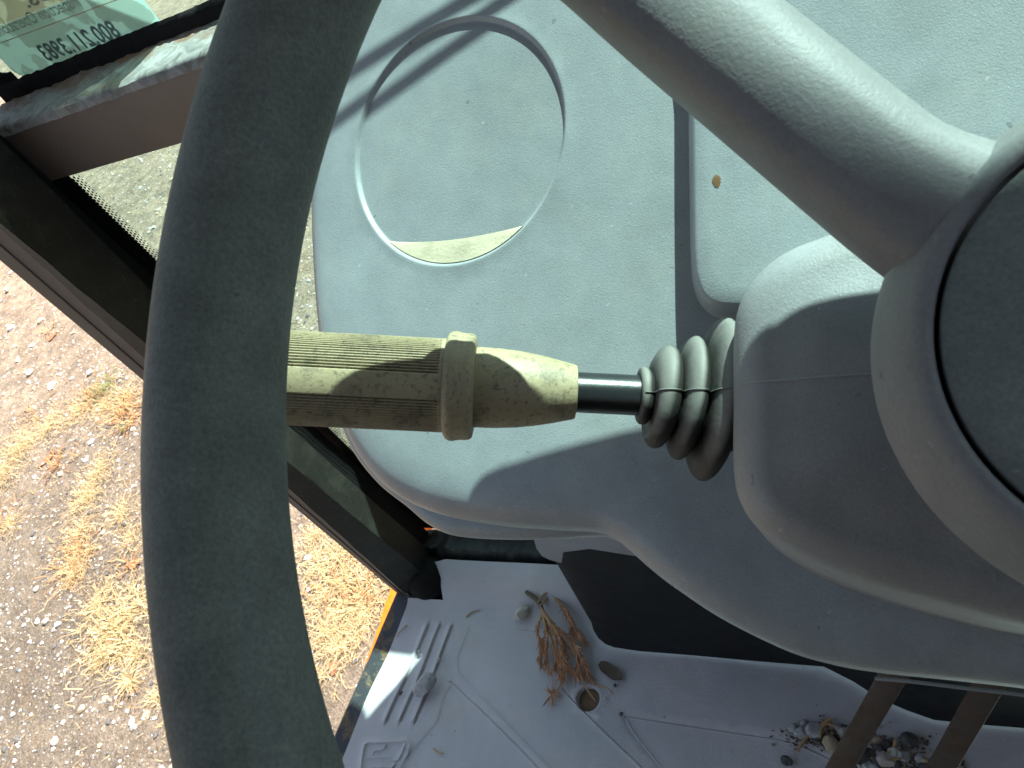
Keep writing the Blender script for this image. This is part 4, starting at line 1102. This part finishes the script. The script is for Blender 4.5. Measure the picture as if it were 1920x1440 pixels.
def spoke(deg, off):
    a = RAD(deg); e = np.array([math.cos(a), math.sin(a)]); s = np.array([math.sin(a), -math.cos(a)])     # s points to the right hand side of the spoke
    V = []; F = []; prof = [(-.90, -1), (-1.0, -.72), (-1.0, -.42), (-.93, -.2), (-.78, -.06), (-.5, .0), (-.15, .02), (.2, .01), (.5, -.05), (.78, -.2), (.95, -.45), (1.0, -.75), (.9, -1)]
    st_ = np.linspace(.030, .186, 40)
    for r in st_:
        t = (r - .030) / .156
        w = .0150 + .002 * sstep((t - .7) / .3); wr = .010 * (1 - sstep((r - .030) / .032))
        h = -.041 + .034 * t
        hg = .036 - .010 * t
        o_ = off * (1 - sstep((t - .6) / .4) * .2)
        for (q, k) in prof:
            p = e * r + s * (o_ + q * w + (max(q, 0) + .15) * wr); V.append(w3(p[0], p[1], h + k * hg))
    m = len(prof)
    for i in range(len(st_) - 1):
        for j in range(m): F.append((i * m + j, i * m + (j + 1) % m, (i + 1) * m + (j + 1) % m, (i + 1) * m + j))
    V, F = fix(V, F + [tuple(range(m)), tuple((len(st_) - 1) * m + j for j in range(m))])
    return obj('spoke', V, F, WHEEL, sw, smooth=60)
spoke(133, -.0082); spoke(47, -.007); spoke(270, 0)

# ================================================================== OUTSIDE OF THE CAB
st_o = thing('orange_step', (-.74, .25, -.05), 'orange painted body edge showing below the door sill', 'body panel')
P_ = [atz(x, y, -.45) for x, y in ((733, 1102), (748, 1110), (724, 1168), (690, 1242), (686, 1240), (698, 1208), (702, 1200), (706, 1180), (711, 1172), (716, 1150))]
P_ = P_[:1] + [atz(830, 1080, -.45), atz(800, 1240, -.45)] + P_[3:]
obj('orange_edge', *prism(P_, (0, 0, -.55), .001), ORANGE, st_o)
bk = obj('orange_bracket', *prism([aty(x, y, .52) for x, y in ((793, 980), (812, 988), (806, 1003), (787, 995))], (.0, .04, 0), .001), ORANGE, None, origin=aty(800, 992, .52))
tag(bk, 'small orange bracket outside seen through the corner of the lower pane', 'bracket')


hood = thing('engine_hood', (0, 1.2, .2), 'unseen orange engine hood with added sun blockers in front of the cab', 'engine hood')
obj('hood_shell', *box((-.258, .84, -.4), (.50, 1.9, .70), .02), ORANGE, hood)
obj('floor_blocker_plate', *box((-.244, .80, .45), (.50, .825, 1.12), .006), BLACK, hood)  # added plate, unseen, keeps the sun off most of the mat
obj('floor_blocker_bar', *box((-.47, .80, .52), (-.247, .85, .792), .01), ORANGE, hood)  # added block, unseen, cuts the upper end of the mat's sun patch
obj('floor_blocker_disc', *lathe([(0, .035), (.004, .045), (.02, .046), (.028, .04)], (-.285, .795, .957), (0, 1, 0), 28), BLACK, hood)  # added disc, gives no light: rounds off the sun patch on the mat
# added blockers above the view: they shape the shade on dash and ledge
def lens(cx, cz, hw, hh, y, th, nm, mat, par, rot=0, pw=2.6, dy=0):
    t = np.linspace(0, 2 * np.pi, 48, endpoint=False); c_, s_ = np.cos(t), np.sin(t)
    px = hw * np.sign(c_) * np.abs(c_) ** (2 / pw); pz = hh * np.sign(s_) * np.abs(s_) ** (2 / pw)
    P_ = [np.array([cx + a * math.cos(rot) - b_ * math.sin(rot), y, cz + a * math.sin(rot) + b_ * math.cos(rot)]) for a, b_ in zip(px, pz)]
    return obj(nm, *prism(P_, (0, th, 0), .003), mat, par)
def plate(pts, y, th, nm, mat, par):
    P2_ = smooth_loop(np.array(pts), .006); return obj(nm, *prism([np.array([a, y, b_]) for a, b_ in P2_], (0, th, 0), .002), mat, par)
dash_blk = thing('dash_blocker', (-.05, .285, .84), 'unseen black block on an arm, added to shade the lower dash', 'sun blocker')  # added out of view; its outline is shaped for the shade on the dash
Snp = np.array(SV); dsh = Snp * ((.415 - .285) / Snp[1])
pp = [(-.013, 1.010), (-.010, 1.005), (-.003, 1.0020), (.006, 1.0004), (.024, .997), (.056, .9925), (.085, .992), (.098, 1.0), (.100, 1.02), (.092, 1.036), (.06, 1.042), (.02, 1.042), (-.003, 1.036), (-.011, 1.022)]
P2_ = smooth_loop(np.array(pp), .004)
obj('dash_blocker_body', *prism([np.array([a, .415, b_]) - dsh for a, b_ in P2_], Snp * .03, .0012), BLACK, dash_blk)
pc = np.array([.045, .415, 1.017]) - dsh
obj('arm', *tube([pc + Snp * .02, pc + Snp * .12, pc + Snp * .225], .008, 12), BLACK, dash_blk)
sm_ = thing('ledge_blocker', (-.58, .6, 1.05), 'unseen black plate outside, added to shade the left of the ledge', 'mirror')  # added out of view; its slanted edge sets the shade line on the ledge
P_ = [np.array([x, .60, z]) for x, z in ((-.80, .905), (-.355, .905), (-.35, .962), (-.425, 1.026), (-.52, 1.12), (-.80, 1.12))]
obj('ledge_shade_plate', *prism(P_, (0, .03, 0), .008), BLACK, sm_)
obj('ledge_plate_arm', *tube([(-.70, .62, 1.10), (-.72, .55, 1.3), (-.70, .44, 1.45)], .009, 8), BLACK, sm_)
wp = thing('windshield_wiper', (-.1, .47, 1.0), 'black wiper with twin arms on the outside of the windscreen', 'wiper')
Snp = np.array(SV)
def to_glass(px, py, y): p = on(px, py, CD, ND); return p + Snp * ((y - p[1]) / Snp[1])
for nm, (a, b_), y in (('wiper_arm', ((669, 127), (875, 0)), .470), ('wiper_blade', ((631, 221), (946, 0)), .466)):
    p, q = to_glass(*a, y), to_glass(*b_, y); d = q - p
    obj(nm, *tube([p - d * .6, q + d * 1.1], .0016, 8), BLACK, wp)
